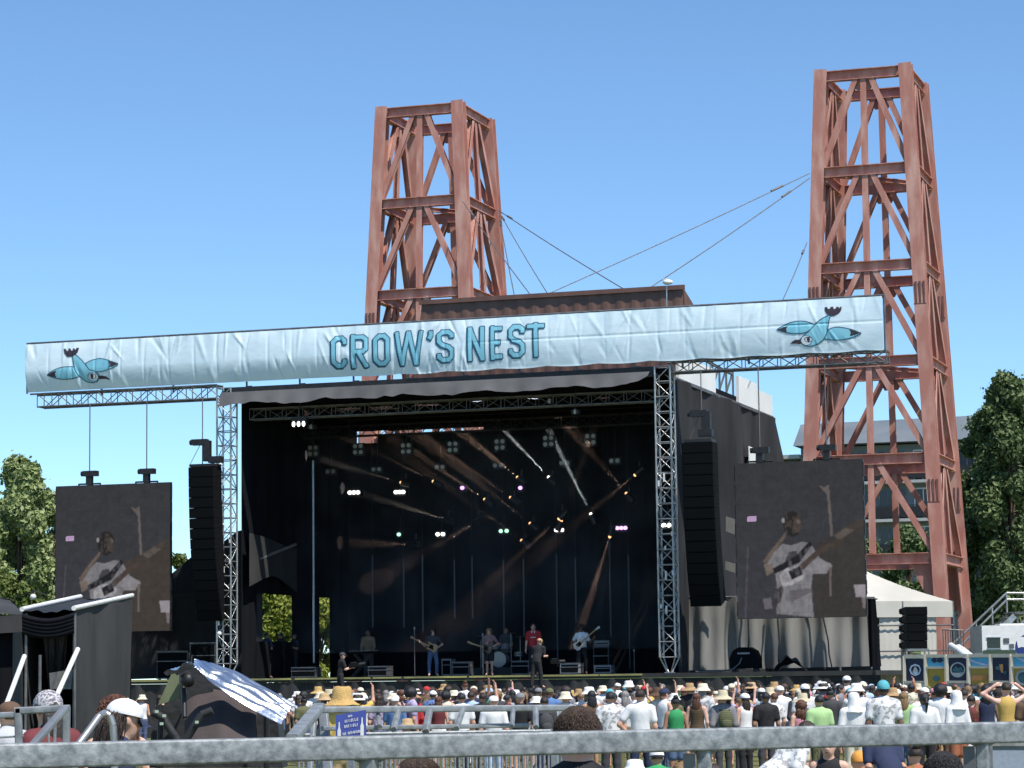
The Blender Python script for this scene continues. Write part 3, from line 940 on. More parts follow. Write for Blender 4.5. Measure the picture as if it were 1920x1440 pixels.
def blinder(x, y, v, four, label):
    u, z = uz(*P8(x, y), v)
    t = thing('blinder_lamp', S(u, v, z), label, 'stage lamp', 'lamp clusters on the lighting truss')
    b = MB()
    b.sbox(u - .24, u + .24, v + .05, v + .2, z - (.24 if four else .14), z + (.24 if four else .14))
    b.tube(S(u, v + .12, z + .2), S(u, v + .12, zt_ + .5), .02, 5)
    b.build('housing', M['black_metal'], t)
    for a in (-.12, .12):
        for c in ((-.12, .12) if four else (0,)):
            b = MB()
            b.tube(S(u + a, v + .05, z + c), S(u + a, v - .0, z + c), .075, 10, .085)
            b.build('lamp', M['lamp_dim'], t)
who = ['near the wing drape', 'beside the pale pole', 'under the red lit slit', 'past the red slit', 'over the guitarist in jeans', 'over the blonde singer', 'over the bass player', 'next to the lattice column by the side wall']
for k, (x, y) in enumerate([(175, 205), (362, 197), (557, 190), (765, 187), (968, 180), (1172, 170), (1383, 155), (1565, 147)]):
    blinder(x, y, VT, True, 'unlit cluster of four round lamps ' + who[k])
who = ['above the pale pole', 'above the keyboard player', 'above the drum kit', 'above the performer in red', 'above the bass player', 'near the lattice column by the side wall']
for k, (x, y) in enumerate([(438, 287), (637, 277), (912, 267), (1165, 260), (1453, 250), (1670, 240)]):
    blinder(x, y, VT + 1.5, False, 'unlit pair of round lamps ' + who[k])

def washer(x, y, v, mk, size, label, n=2):
    u, z = uz(*P8(x, y), v)
    t = thing('wash_light', S(u, v, z), label, 'stage lamp', 'lit wash lights in the stage')
    b = MB()
    b.sbox(u - size - .1, u + size + .1, v + .04, v + .3, z - .14, z + .14)
    b.tube(S(u, v + .2, z + .1), S(u, v + .2, z + .7), .02, 5)
    b.build('housing', M['black_metal'], t)
    for k in range(n):
        a = (k - (n - 1) / 2) * (2 * size / max(1, n - 1)) if n > 1 else 0
        b = MB()
        b.ball(S(u + a, v, z), (.085, .05, .075), 10, 6)
        b.build('lens', mk, t)
washer(540, 378, 7, M['lamp_white'], .17, 'bright white wash light above the keyboard player', 3)
washer(738, 376, 7, M['lamp_white'], .15, 'bright white wash light high above the guitarist', 3)
washer(915, 559, 9, M['lamp_white'], .11, 'small white wash light between guitarist and singer')
washer(1430, 541, 9, M['lamp_white'], .11, 'small white wash light near the bass player')
washer(735, 560, 9, M['lamp_green'], .03, 'small greenish lamp over the guitarist', 1)
washer(1190, 545, 9, M['lamp_green'], .12, 'green and white lamp over the performer in red')
washer(1700, 532, 9, M['lamp_pink'], .16, 'magenta and blue lamp by the lattice column', 3)
washer(1010, 358, 8, M['lamp_pink'], .05, 'small violet lamp in the middle of the rig', 1)
washer(1262, 358, 9, M['lamp_pink'], .04, 'faint magenta lamp in the rig over the performer in red', 1)
washer(1895, 520, .1, M['lamp_white'], .09, 'white lamp fixed on the lattice column by the side wall')

def moving_head(x, y, tx, ty, v, colour, power, spread, label, lens='lamp_warm', dv=0.0, r=.06):
    u, z = uz(*P8(x, y), v)
    a = S(u, v, z)
    u2, z2 = uz(*P8(tx, ty), v + dv)
    d = (S(u2, v + dv, z2) - a).normalized()
    t = thing('moving_head_light', a, label, 'stage lamp', 'beam lights in the stage')
    b = MB()
    b.tube(a - d * .42, a - d * .03, .12, 10, .13)
    b.tube(a - d * .2 + Z * .2, a - d * .2 + Z * .4, .05, 6)
    b.build('lamp_body', M['black_metal'], t)
    b = MB()
    b.tube(a - d * .03, a + d * .01, r, 12)
    b.ball(a, (r, r, r), 8, 6)
    b.build('lens', M[lens], t)
    ld = bpy.data.lights.new('beam', 'SPOT')
    ld.energy, ld.color, ld.spot_size, ld.spot_blend, ld.shadow_soft_size = power, colour, radians(spread), .3, .04
    lo = bpy.data.objects.new('beam', ld)
    COL.objects.link(lo)
    lo.parent = t
    lo.location = d * .12
    lo.rotation_euler = (-d).to_track_quat('Z', 'Y').to_euler()
WH, TN = (.9, 1, 1), (1, .64, .47)
BEAMS = [(1385, 312, 1265, 185, 6.5, WH, 9.0, 4, 'beam light with a white shaft above the performer in red', 'lamp_white'),
 (1568, 472, 1460, 255, 6.5, WH, 11.0, 4, 'beam light with a long white shaft above the bass player', 'lamp_white'),
 (1760, 302, 1640, 400, 6.0, TN, .6, 8, 'amber beam light highest beside the lattice column', 'lamp_warm'),
 (1722, 382, 1560, 190, 6.2, TN, .9, 10, 'amber beam light crossing another near the lattice column', 'lamp_warm'),
 (1108, 408, 1000, 335, 7.0, TN, 1.6, 5, 'amber beam light in the middle of the rig', 'lamp_warm'),
 (1220, 400, 1120, 330, 7.0, TN, 1.2, 5, 'amber beam light right of the rig middle', 'lamp_warm'),
 (940, 496, 640, 405, 7.0, (1, .85, .7), 1.6, 4, 'beam light sending a long thin pale shaft over the guitarist', 'lamp_warm'),
 (1070, 506, 760, 690, 7.2, TN, .55, 8, 'amber beam light sweeping down over the guitarist', 'lamp_warm'),
 (1430, 492, 1200, 700, 7.2, TN, .55, 7, 'amber beam light sweeping down over the performer in red', 'lamp_warm'),
 (1268, 586, 900, 320, 7.6, TN, .8, 5, 'amber beam light aimed up across the stage middle', 'lamp_warm'),
 (1305, 512, 1120, 365, 7.6, TN, 1.0, 7, 'amber beam light aimed up above the performer in red', 'lamp_warm'),
 (885, 330, 790, 282, 7.0, TN, .5, 6, 'amber beam light under the lamp cluster past the red slit', 'lamp_warm'),
 (1250, 312, 1175, 252, 7.0, TN, .9, 9, 'amber beam light under the lamp clusters of the singer', 'lamp_warm'),
 (1650, 570, 1530, 950, 7.0, TN, 1.8, 7, 'amber beam light shining down on the bass player', 'lamp_warm'),
 (1440, 500, 1485, 370, 7.4, TN, .4, 6, 'faint amber beam light aimed straight up near the bass player', 'lamp_warm'),
 (795, 603, 450, 595, 7.4, TN, .35, 7, 'dim amber beam light aimed level over the keyboard player', 'lamp_warm'),
 (745, 335, 570, 285, 7.0, (1, .85, .75), .5, 6, 'small pale beam light above the bright wash light', 'lamp_warm')]
BP = 6200
for (x, y, tx, ty, v, c, p, s, lb, ln) in BEAMS:
    moving_head(x, y, tx, ty, v, c, p * BP, s, lb, ln, {795: 3.4, 1070: 3.0, 940: 2.5}.get(x, 0))
sm = bpy.data.materials.new('stage_smoke')
sm.use_nodes = True
sm.node_tree.nodes.remove(sm.node_tree.nodes['Principled BSDF'])
pv = sm.node_tree.nodes.new('ShaderNodeVolumePrincipled')
pv.inputs['Color'].default_value = (.8, .8, .8, 1)
st_, sl_ = sm.node_tree.nodes, sm.node_tree.links
tcs = st_.new('ShaderNodeTexCoord'); nzs = st_.new('ShaderNodeTexNoise'); mps = st_.new('ShaderNodeMapRange')
nzs.inputs['Scale'].default_value = .42; nzs.inputs['Detail'].default_value = 2
mps.inputs[1].default_value, mps.inputs[2].default_value, mps.inputs[3].default_value, mps.inputs[4].default_value = .38, .64, .002, .026
sl_.new(tcs.outputs['Object'], nzs.inputs['Vector']); sl_.new(nzs.outputs[0], mps.inputs[0]); sl_.new(mps.outputs[0], pv.inputs['Density'])
sm.node_tree.links.new(pv.outputs[0], sm.node_tree.nodes['Material Output'].inputs['Volume'])
b = MB(); b.sbox(9.2, 24.6, 3.0, 10.9, 3.1, 11.6)
tag(b.build('smoke', sm), kind='stuff')

def pole(x, y0, y1, v, r, mk, label, grp):
    u, z1 = uz(*P8(x, y0), v)
    u2, z0 = uz(*P8(x, y1), v)
    t = thing('light_pole', S(u, v, z0), label, 'pole', grp)
    b = MB(); b.tube(S(u, v, z0), S(u, v, z1), r, 8)
    b.build('tube', M[mk], t)
    b = MB(); b.tube(S(u, v, z1), S(u, v, zt_ + .5 if v > 5 else 12), .01, 4)
    b.build('hanging_wire', M['black_metal'], t)
    b = MB(); b.tube(S(u, v, z0 - .05), S(u, v, z0), r * 1.6, 8)
    b.build('end_fitting', M['black_metal'], t)
pole(363, 240, 1115, 4.0, .045, 'chrome_pole', 'tall pale metal pole standing near the wing drape opening', None)
M['led_tube'] = mat('unlit_led_tube', (.10, .11, .125), (.075, .08, .09), 5, .35)
for x, y0, y1, lb in [(620, 650, 960, 'behind the keyboard player'), (755, 665, 960, 'just before the guitarist'), (837, 650, 980, 'behind the guitarist in jeans'), (975, 670, 920, 'short one left hanging past the guitarist'), (1052, 655, 920, 'short one hanging before the singer'), (1188, 670, 1010, 'behind the blonde singer'), (1275, 665, 1000, 'behind the performer in red'), (1418, 645, 1130, 'longest one past the performer in red'), (1500, 660, 940, 'just before the bass player'), (1648, 560, 1000, 'over the amplifier of the bass player'), (1730, 650, 1140, 'longest one near the lattice column')]:
    pole(x, y0, y1, 8.2, .028, 'led_tube', 'thin unlit tube light ' + lb.replace('left ', ''), 'thin upright tube lights')
for px, py, v, sz, lb in ((560, 790, .6, .3, 'bulky lit floodlight hanging below the valance at its wing end'), (583, 800, 1.6, .14, 'small lamp box above the pale pole'), (1078, 772, .8, .14, 'small lamp box under the front truss'), (1030, 752, .7, .1, 'tiny round lamp under the front truss')):
    u, z = uz(px, py, v)
    t = thing('floodlight', S(u, v, z), lb, 'stage lamp')
    b = MB(); b.sbox(u - sz, u + sz, v, v + .25, z - sz * .5, z + sz * .5); b.tube(S(u, v + .1, z), S(u, v + .1, 12.6), .02, 5)
    b.build('housing', M['black_metal'], t)
    for k in range(3 if sz > .2 else 1):
        b = MB(); b.ball(S(u + (k - 1) * .2 if sz > .2 else u, v - .01, z - (.1 if sz > .2 else 0)), (.06, .04, .1), 8, 6)
        b.build('lens', M['lamp_white' if sz > .2 else 'lamp_dim'], t)
# ================================================================== AROUND THE STAGE
def pp(pts, Y, ox=0, oy=0, sc=1.0):
    Ys = Y if callable(Y) else (lambda x: Y)
    return [at(ox + x / sc, oy + y / sc, Ys(ox + x / sc)) for x, y in pts]
def cloth_poly(b, tops, bots, v, amp=.07, fr=5.0, n=40, rows=10, mi=0):
    # hanging cloth between two pixel polylines on the plane v
    def li(pl, t):
        s = t * (len(pl) - 1); i = min(int(s), len(pl) - 2); f = s - i
        return pl[i][0] + (pl[i + 1][0] - pl[i][0]) * f, pl[i][1] + (pl[i + 1][1] - pl[i][1]) * f
    T, B_ = [uz(x, y, v) for x, y in tops], [uz(x, y, v) for x, y in bots]
    def fn(a, c):
        u0, z0 = li(T, a); u1, z1 = li(B_, a)
        u, z = u0 + (u1 - u0) * c, z0 + (z1 - z0) * c
        return S(u, v + amp * (.3 + .7 * c) * (sin(u * fr) + .5 * sin(u * fr * 2.3 + 1) + .35 * sin(z * 2 + u)), z)
    b.sheet(fn, n, rows, mi)
t = thing('drape_wall', S(29, 2, FZ), 'heavy grey drape hanging below and behind the big video screen', 'drape')
b = MB()
cloth_poly(b, [(1288, 1120), (1420, 1118), (1545, 1120), (1636, 1122)], [(1290, 1257), (1420, 1254), (1545, 1251), (1632, 1249)], 2.4, .15, 4.3, 140, 14)
b.build('drape_cloth', M['drape_grey'], t)
b = MB()
b.tube(us(1286, 1119, 2.45), us(1640, 1121, 2.45), .04)
for x in (1290, 1345, 1462, 1546, 1634):
    b.tube(us(x, 1119, 2.5), us(x, 1255, 2.5), .035, 6)
b.build('pipe_frame', M['alu_dark'], t)
for x, y0, x1 in ((1535, 1100, 1560), (1405, 1110, 1402), (1458, 1110, 1461)):
    b = MB(); b.path([us(x + (x1 - x) * k / 6 + 1.5 * sin(k * 2.1), y0 + (1252 - y0) * k / 6, 2.1) for k in range(7)], .028, 6)
    b.build('hanging_cable', M['black_metal'], t)
t = thing('drape_wall', S(5.5, 3, FZ), 'charcoal cloth wall between the smaller screen and the lattice column', 'drape')
b = MB()
cloth_poly(b, [(236, 1180), (316, 1080), (364, 1040), (410, 1022), (445, 996), (492, 986)], [(236, 1274), (300, 1272), (360, 1270), (410, 1268), (445, 1266), (492, 1264)], 3.0, .06, 3, 50, 12)
b.build('drape_cloth', M['black_wall'], t)
b = MB(); cloth_poly(b, [(236, 1182), (316, 1116), (364, 1112), (408, 1110)], [(236, 1186), (316, 1119), (364, 1115), (408, 1113)], 2.85, .02, 3, 10, 1)
b.build('seam_band', M['tarp2'], t)
t = thing('curtain_strip', S(32.3, 1.5, FZ), 'narrow black curtain strip between the grey drape and white marquee', 'curtain')
b = MB(); cloth_poly(b, [(1624, 1122), (1642, 1124)], [(1630, 1250), (1652, 1249)], 1.2, .05, 14, 14, 8)
b.build('curtain_cloth', M['black_cloth'], t)
b = MB(); b.tube(us(1622, 1122, 1.2), us(1645, 1123, 1.2), .03, 6); b.build('curtain_rail', M['alu_dark'], t)

def stagebox(x0, y0, x1, y1, v, dp, mk, name, label, cat, group=None, lid=True):
    u0, z1 = uz(x0, y0, v); u1, z0 = uz(x1, y1, v)
    z0 = FZ if abs(z0 - FZ) < .35 else z0
    t = thing(name, S((u0 + u1) / 2, v, z0), label, cat, group)
    b = MB(); b.sbox(u0, u1, v, v + dp, z0 + .03, z1)
    b.build('case_body', mk, t)
    b = MB()
    b.sbox(u0 + .04, u1 - .04, v - .012, v - .002, z0 + .07, z1 - .05)
    b.build('front_panel', M['grille'], t)
    if lid:
        b = MB()
        for z in (z0 + .03, z1 - .0, (z0 * .35 + z1 * .65)):
            b.sbox(u0 - .012, u1 + .012, v - .014, v + dp + .01, z - .012, z + .018)
        b.build('edge_trim', M['alu_dark'], t)
    for s in (u0 + .08, u1 - .08):
        b = MB(); b.sbox(s - .04, s + .04, v + .05, v + .13, z0, z0 + .04)
        b.build('foot', M['black_metal'], t)
    return t
M['amp'] = mat('dark_tolex', (.05, .05, .055), (.08, .08, .085), 12, .7)
M['amp_pale'] = mat('pale_amplifier_face', (.22, .23, .24), (.3, .3, .3), 6, .5)
stagebox(294, 1222, 352, 1270, 1.2, .8, M['amp'], 'flight_case', 'wide black flight case in front of the charcoal cloth wall', 'case')
stagebox(356, 1206, 404, 1268, 1.6, .6, M['amp'], 'flight_case', 'taller black flight case with metal trim beside the lattice column', 'case')
G_ = 'equipment on the stage'
stagebox(828, 1236, 846, 1262, 5.0, .5, M['amp_pale'], 'guitar_amplifier', 'pale guitar amplifier directly behind the guitarist in jeans', 'amplifier', G_)
stagebox(848, 1242, 880, 1264, 3.0, .5, M['amp'], 'monitor_wedge', 'dark floor monitor in front of the blonde singer', 'floor monitor', G_)
stagebox(958, 1240, 992, 1262, 4.2, .6, M['amp'], 'drum_riser_case', 'dark box in front of the drum kit', 'case', G_)
stagebox(1050, 1244, 1086, 1262, 2.0, .6, M['amp_pale'], 'monitor_wedge', 'grey floor monitor at the feet of the bass player', 'floor monitor', G_)
stagebox(1114, 1248, 1146, 1260, 1.6, .5, M['amp_pale'], 'monitor_wedge', 'low pale floor monitor past the bass player', 'floor monitor', G_)
stagebox(1112, 1212, 1142, 1258, 6.4, .6, M['amp'], 'bass_cabinet', 'tall black bass speaker cabinet behind the bass player', 'amplifier', G_)
stagebox(1114, 1202, 1142, 1211, 6.4, .4, M['amp_pale'], 'amplifier_head', 'pale amplifier head on the bass speaker cabinet', 'amplifier', G_)
stagebox(690, 1250, 726, 1270, 2.0, .6, M['amp'], 'monitor_wedge', 'dark floor monitor in front of the keyboard player', 'floor monitor', G_)
stagebox(546, 1252, 592, 1272, 2.6, .6, M['amp'], 'flight_case', 'low flat case near the wing drape opening', 'case', G_)
for (x, y0, v, lb) in ((1189, 1222, 3.0, 'black microphone stand with pale microphone near the lattice column'), (777, 1180, 3.2, 'black microphone stand before the guitarist in jeans'), (905, 1192, 3.2, 'black microphone stand in front of the blonde singer')):
    u, z = uz(x, y0, v)
    t = thing('microphone_stand', S(u, v, FZ), lb, 'microphone stand', 'microphone stands')
    b = MB(); b.tube(S(u, v, FZ + .02), S(u, v, z), .016, 6); b.build('pole', M['alu_dark'], t)
    b = MB(); b.tube(S(u, v, FZ), S(u, v, FZ + .03), .16, 14, .13); b.build('base', M['black_metal'], t)
    b = MB(); b.ball(S(u, v, z + .04), (.035, .035, .06), 8, 6); b.build('microphone', M['lamp_dim'], t)
# black fan-like machine (not a lamp) and covered gear on the wing deck
u, z = uz(1394, 1212, 1.0)
t = thing('black_machine', S(u, 1.0, FZ), 'round topped black machine with a pale slot on the wing deck', 'machine')
b = MB()
b.prism([S(u + a, 1.0, FZ + .12 + h) for a, h in ((-.5, 0), (.5, 0), (.52, .35), (.4, .62), (.2, .74), (-.2, .74), (-.4, .62), (-.52, .35))], V * .6)
b.build('housing', M['speaker'], t)
b = MB(); b.sbox(u - .22, u + .22, .97, .995, FZ + .62, FZ + .68); b.build('slot', M['amp_pale'], t)
b = MB(); b.sbox(u - .45, u - .3, 1.1, 1.5, FZ, FZ + .12); b.build('foot', M['black_metal'], t)
b = MB(); b.sbox(u + .3, u + .45, 1.1, 1.5, FZ, FZ + .12); b.build('foot', M['black_metal'], t)
b = MB(); b.path([S(u - .05, .92, FZ + .5), S(u - .12, .85, FZ + .3), S(u - .35, .8, FZ + .1), S(u - .9, .75, FZ + .03), S(u - 1.7, .8, FZ + .03)], .025, 6); b.build('hose', M['alu_dark'], t)
u, z = uz(1478, 1228, 1.0)
o = MB().sheet(lambda a, c: S(u - .55 + 1.1 * a, 1.0 + .6 * c, FZ + .02 + .5 * max(0, sin(pi * a)) ** .8 * (.5 + .5 * sin(pi * min(1, c + .25))) * (1 + .15 * sin(a * 17 + c * 5))), 18, 8).build('covered_equipment', M['tarp'])
tag(o, 'low heap of gear under a black cover on the wing deck', 'covered gear')
# ground stack at the marquee
Yg = 90
t = thing('ground_speaker_array', at(1714, 1230, Yg) * 1.0, 'black five cabinet speaker stack standing before the cream marquee', 'speaker stack')
for k in range(5):
    p0, p1 = at(1690, 1138 + 16 * k, Yg), at(1739, 1138 + 16 * k + 15, Yg)
    b = MB()
    w = p1.x - p0.x
    b.prism([Vector((p0.x + .16, Yg, p0.z)), Vector((p1.x, Yg, p0.z)), Vector((p1.x, Yg, p1.z)), Vector((p0.x + .16, Yg, p1.z)), Vector((p0.x, Yg, p1.z + .07)), Vector((p0.x, Yg, p0.z - .07))], (0, .6, 0))
    o = b.build('speaker_cabinet', M['speaker'], t)
    b = MB(); b.box(((p0.x + p1.x) / 2 + .08, Yg - .01, (p0.z + p1.z) / 2), (w - .25, .012, (p0.z - p1.z) * .86)); b.build('grille', M['grille'], o)
p0, p1 = at(1700, 1219, Yg - .4), at(1742, 1232, Yg - .4)
b = MB()
for x in (p0.x, p1.x):
    b.beam((x, Yg - .4, 0), (x, Yg - .4, p0.z), .05, .05); b.beam((x, Yg + .5, 0), (x, Yg + .5, p0.z), .05, .05)
for z in (p0.z, p1.z):
    b.beam((p0.x, Yg - .4, z), (p1.x, Yg - .4, z), .05, .06); b.beam((p0.x, Yg + .5, z), (p1.x, Yg + .5, z), .05, .06)
b.box(((p0.x + p1.x) / 2, Yg + .05, p0.z + .03), (p1.x - p0.x, .95, .03))
b.build('stack_frame', M['galv2'], t)

# ------------------------------------------------------------------ cream marquee
t = thing('marquee', at(1700, 1250, 105) * 1.0, 'cream white marquee tent with a sloping roof under the red tower', 'marquee')
FL, FRt = at(1572, 1128, 103.2), at(1786, 1128, 106.5)
dirx = (FRt - FL).normalized(); diry = Vector((-dirx.y, dirx.x, 0))
ze, zb2 = 4.85, 4.22
W4 = (FRt - FL).length
def tp(a, c, z): return Vector((FL.x, FL.y, 0)) + dirx * (a * W4) + diry * (c * 4.6) + Z * z
apex = tp(.18, .5, 7.0)
b = MB()
for p, q in (((0, 0), (1, 0)), ((1, 0), (1, 1)), ((1, 1), (0, 1)), ((0, 1), (0, 0))):
    P0, P1 = tp(*p, ze), tp(*q, ze)
    b.sheet(lambda a, c: (P0.lerp(P1, a)).lerp(apex, c) - Z * (.22 * sin(pi * c) * (1 - .2 * c)), 14, 10)
b.build('roof', M['tent_white'], t)
b = MB()
for p, q in (((0, 0), (1, 0)), ((1, 0), (1, 1)), ((1, 1), (0, 1)), ((0, 1), (0, 0))):
    P0, P1 = tp(*p, ze), tp(*q, ze)
    nrm = (P1 - P0).normalized().cross(Z)
    b.sheet(lambda a, c: P0.lerp(P1, a) - Z * ((ze - zb2) * c) + nrm * (.03 + .015 * sin(a * 22) * c), 40, 3)
b.build('valance', M['tent_white'], t)
b = MB()
for a, c in ((0, 0), (1, 0), (1, 1), (0, 1), (.55, 0)):
    b.tube(tp(a, c, 0), tp(a, c, ze), .05)
for z in (2.9, 3.9):
    b.tube(tp(.3, -.01, z), tp(1, -.01, z), .03)
b.build('tent_frame', M['alu_dark'], t)
for a0, a1 in ((.36, .57), (.72, .86)):
    b = MB()
    b.sheet(lambda a, c: tp(a0 + (a1 - a0) * a, .02 + .003 * sin(a * 22), zb2 * (1 - c) + .05), 24, 4)
    b.build('side_curtain', M['tent_white'], t)
b = MB(); b.sheet(lambda a, c: tp(a, .9, zb2 * (1 - c)), 4, 4); b.build('rear_curtain', M['tarp2'], t)

# ------------------------------------------------------------------ fence panels with printed cloths
Yf = lambda x: 84 - (x - 1697) / 223 * 3.0
INK = [mat('panel_navy', (.012, .017, .045), (.018, .022, .055), 3, .6), mat('panel_sky_blue', (.10, .42, .62), (.15, .5, .68), 2, .6), mat('panel_ochre', (.42, .27, .03), (.50, .34, .05), 2, .6),
       mat('panel_frame_cream', (.60, .55, .42), (.52, .48, .38), 4, .5), mat('panel_pale_blue', (.42, .55, .68), (.5, .6, .7), 3, .6), mat('panel_dark_teal', (.03, .10, .13), (.05, .14, .16), 3, .6),
       mat('panel_orange', (.5, .2, .05), (.4, .25, .08), 5, .6), mat('panel_silver', (.32, .38, .40), (.42, .45, .46), 4, .6), mat('panel_rose', (.45, .2, .25), (.5, .45, .5), 6, .6)]
ox, oy, sc = 1640, 1180, 6.857
def ring(cx, cy, r1, r2, n=20, sq=1.0):
    o_ = [(cx + r1 * cos(2 * pi * i / n), cy + sq * r1 * sin(2 * pi * i / n)) for i in range(n + 1)]
    i_ = [(cx + r2 * cos(2 * pi * i / n), cy + sq * r2 * sin(2 * pi * i / n)) for i in range(n, -1, -1)]
    return o_ + i_
fences = [
 ('navy fence panel with a pale eight sided badge, beside the speaker stack', (382, 650), [((400, 375), (640, 668), 0), ((400, 685), (640, 760), 4)],
   [(ring(522, 522, 78, 58, 8), 4), ([(522, 470), (560, 540), (522, 570), (484, 545)], 7), ([(480, 555), (565, 550), (530, 580)], 4)]),
 ('blue over ochre fence panel with a dark spread wing shape', (660, 918), [((672, 352), (912, 482), 1), ((672, 505), (912, 745), 2)],
   [([(722, 395), (760, 358), (800, 375), (850, 358), (885, 398), (840, 432), (800, 415), (760, 432)], 0), ([(780, 380), (815, 380), (805, 425), (790, 425)], 1), (ell(790, 630, 42, 36), 5), (ell(775, 625, 20, 20), 4)]),
 ('navy fence panel with a round silver landscape badge', (932, 1200), [((946, 370), (1192, 665), 0), ((946, 682), (1192, 760), 8)],
   [(ring(1068, 520, 98, 80, 24), 7), ([(990, 540), (1040, 470), (1080, 500), (1110, 480), (1150, 540), (1080, 555)], 5), ([(985, 555), (1080, 560), (1150, 548), (1120, 590), (1068, 602), (1010, 590)], 7)]),
 ('blue over ochre fence panel with a white streak and brown house shape', (1212, 1486), [((1220, 345), (1480, 478), 1), ((1225, 500), (1480, 745), 2)],
   [([(1222, 372), (1300, 410), (1475, 455), (1475, 478), (1300, 440), (1222, 405)], 4), ([(1240, 575), (1455, 575), (1440, 660), (1250, 660)], 6), ([(1260, 600), (1440, 600), (1430, 655), (1270, 655)], 5), (ring(1340, 350, 80, 62, 20, .6)[10:32], 7)]),
 ('dark fence panel with an orange and green figure', (1495, 1750), [((1505, 362), (1745, 665), 0), ((1505, 680), (1745, 760), 4)],
   [([(1545, 480), (1610, 470), (1620, 520), (1570, 525)], 5), ([(1600, 450), (1650, 445), (1655, 560), (1625, 555)], 6), ([(1650, 540), (1700, 540), (1690, 580), (1660, 575)], 5)]),
 ('blue over ochre fence panel with part of a round badge, at the picture edge', (1765, 2060), [((1772, 345), (2050, 478), 1), ((1772, 498), (2050, 745), 2)],
   [([(1800, 350), (2050, 420), (2050, 470), (1900, 420)], 4), (ring(1910, 620, 100, 72, 24), 7), (ell(1910, 620, 66, 66), 5)])]
for k, (lb, (xa, xb), cl, em) in enumerate(fences):
    xm = ox + (xa + xb) / 2 / sc
    t = thing('printed_barrier', at(xm, 1290, Yf(xm)) * 1.0, lb, 'fence panel', 'printed fence panels')
    b = MB()
    fr = pp([(xa, 345 - 2 * k), (xb, 343 - 2 * k), (xb, 900), (xa, 900)], Yf, ox, oy, sc)
    g = [Vector((p.x, p.y, p.z)) for p in fr]
    g[2].z = g[3].z = .2
    b.beam(g[0], g[1], .06, .10); b.beam(g[0], g[3], .1, .06, V); b.beam(g[1], g[2], .1, .06, V)
    m1 = pp([(xa, cl[0][1][1] + 10), (xb, cl[0][1][1] + 10)], Yf, ox, oy, sc)
    b.beam(m1[0], m1[1], .06, .07)
    b.build('panel_frame', INK[3], t)
    for (q0, q1, ink) in cl:
        b = MB(); b.prism(pp([(q0[0], q0[1]), (q1[0], q0[1]), (q1[0], q1[1]), (q0[0], q1[1])], lambda x: Yf(x) + .02, ox, oy, sc), (0, .02, 0))
        b.build('printed_cloth', INK[ink], t)
    b = MB()
    for pts, ink in em:
        q = pp(pts, lambda x: Yf(x) - .012, ox, oy, sc)
        b.add(q, [tuple(range(len(q)))], ink)
    b.build('emblem', INK, t)
    b = MB(); b.prism(pp([(xa + 8, 740), (xb - 8, 740), (xb - 8, 1050), (xa + 8, 1050)], lambda x: Yf(x) + .05, ox, oy, sc), (0, .02, 0))
    b.build('lower_skirt', M['tarp2'], t)

# white pipes leaning behind the fence
for k, (p, q) in enumerate((((1783, 1211), (1812, 1231)), ((1797, 1214), (1820, 1231)))):
    b = MB()
    a, c = at(*p, 88), at(*q, 86)
    e = c + (c - a).normalized() * 2.4 - Z * .9
    b.path([a, a.lerp(c, .45) + Z * .02, c, e], .11, 10)
    tag(b.build('white_pipe', M['white_paint']), 'thick white pipe leaning behind the fence panels, %s' % ('lower one with a bend' if k == 0 else 'upper straighter one'), 'pipe', 'white pipes behind the fence')

# ------------------------------------------------------------------ trailer, round sign, stairs
Yt = 92
t = thing('white_trailer', at(1890, 1290, Yt + 1) * 1.0, 'small white trailer with a dark window parked behind the fence', 'trailer')
a, c = at(1841, 1184, Yt), at(1960, 1232, Yt)
b = MB(); b.box(((a.x + c.x) / 2, Yt + 1.2, (a.z + .5) / 2 + .2), (c.x - a.x, 2.4, a.z - .5))
b.build('body', M['white_paint'], t)
b = MB(); p0, p1 = at(1851, 1196, Yt - .02), at(1876, 1215, Yt - .02)
b.box(((p0.x + p1.x) / 2, Yt - .01, (p0.z + p1.z) / 2), (p1.x - p0.x, .02, p0.z - p1.z)); b.build('window', mat('dark_window', (.01, .015, .014), (.02, .03, .025), 5, .15), t)
b = MB(); p0, p1 = at(1850, 1195, Yt - .02), at(1877, 1216, Yt - .02)
for z in (p0.z, p1.z): b.box(((p0.x + p1.x) / 2, Yt - .025, z), (p1.x - p0.x, .05, .03))
b.build('window_frame', M['alu'], t)
for (x, y, r) in ((1887, 1201, .11), (1897, 1211, .09)):
    p = at(x, y, Yt - .01); b = MB(); b.box((p.x, Yt - .015, p.z), (r * 1.7, .03, r * 1.5)); b.build('hatch', M['alu_dark'], t)
b = MB(); p0, p1 = at(1845, 1219, Yt - .1), at(1905, 1227, Yt - .1)
b.box(((p0.x + p1.x) / 2, Yt - .06, (p0.z + p1.z) / 2), (p1.x - p0.x, .1, p0.z - p1.z)); b.build('green_bumper', mat('dark_green_paint', (.03, .06, .035), (.05, .08, .05), 4, .6), t)
for x in (1852, 1930):
    p = at(x, 1225, Yt); b = MB(); b.tube((p.x, Yt + .05, .34), (p.x, Yt + .3, .34), .34, 18); o = b.build('wheel', M['speaker'], t)
    b = MB(); b.tube((p.x, Yt + .02, .34), (p.x, Yt + .05, .34), .18, 14); b.build('rim', M['alu'], o)
o = MB(); p0, p1 = at(1878, 1169, 93), at(1990, 1184, 93)
o.box(((p0.x + p1.x) / 2, 94.4, (p0.z + p1.z) / 2 + .0), (p1.x - p0.x, 2.2, p0.z - p1.z))
o = o.build('roof_box', M['white_paint'], t)
Yr = 86
t = thing('round_sign', at(1925, 1290, Yr) * 1.0, 'round dark blue sign with a white bear shape at the picture edge', 'sign')
p = at(1928, 1214, Yr)
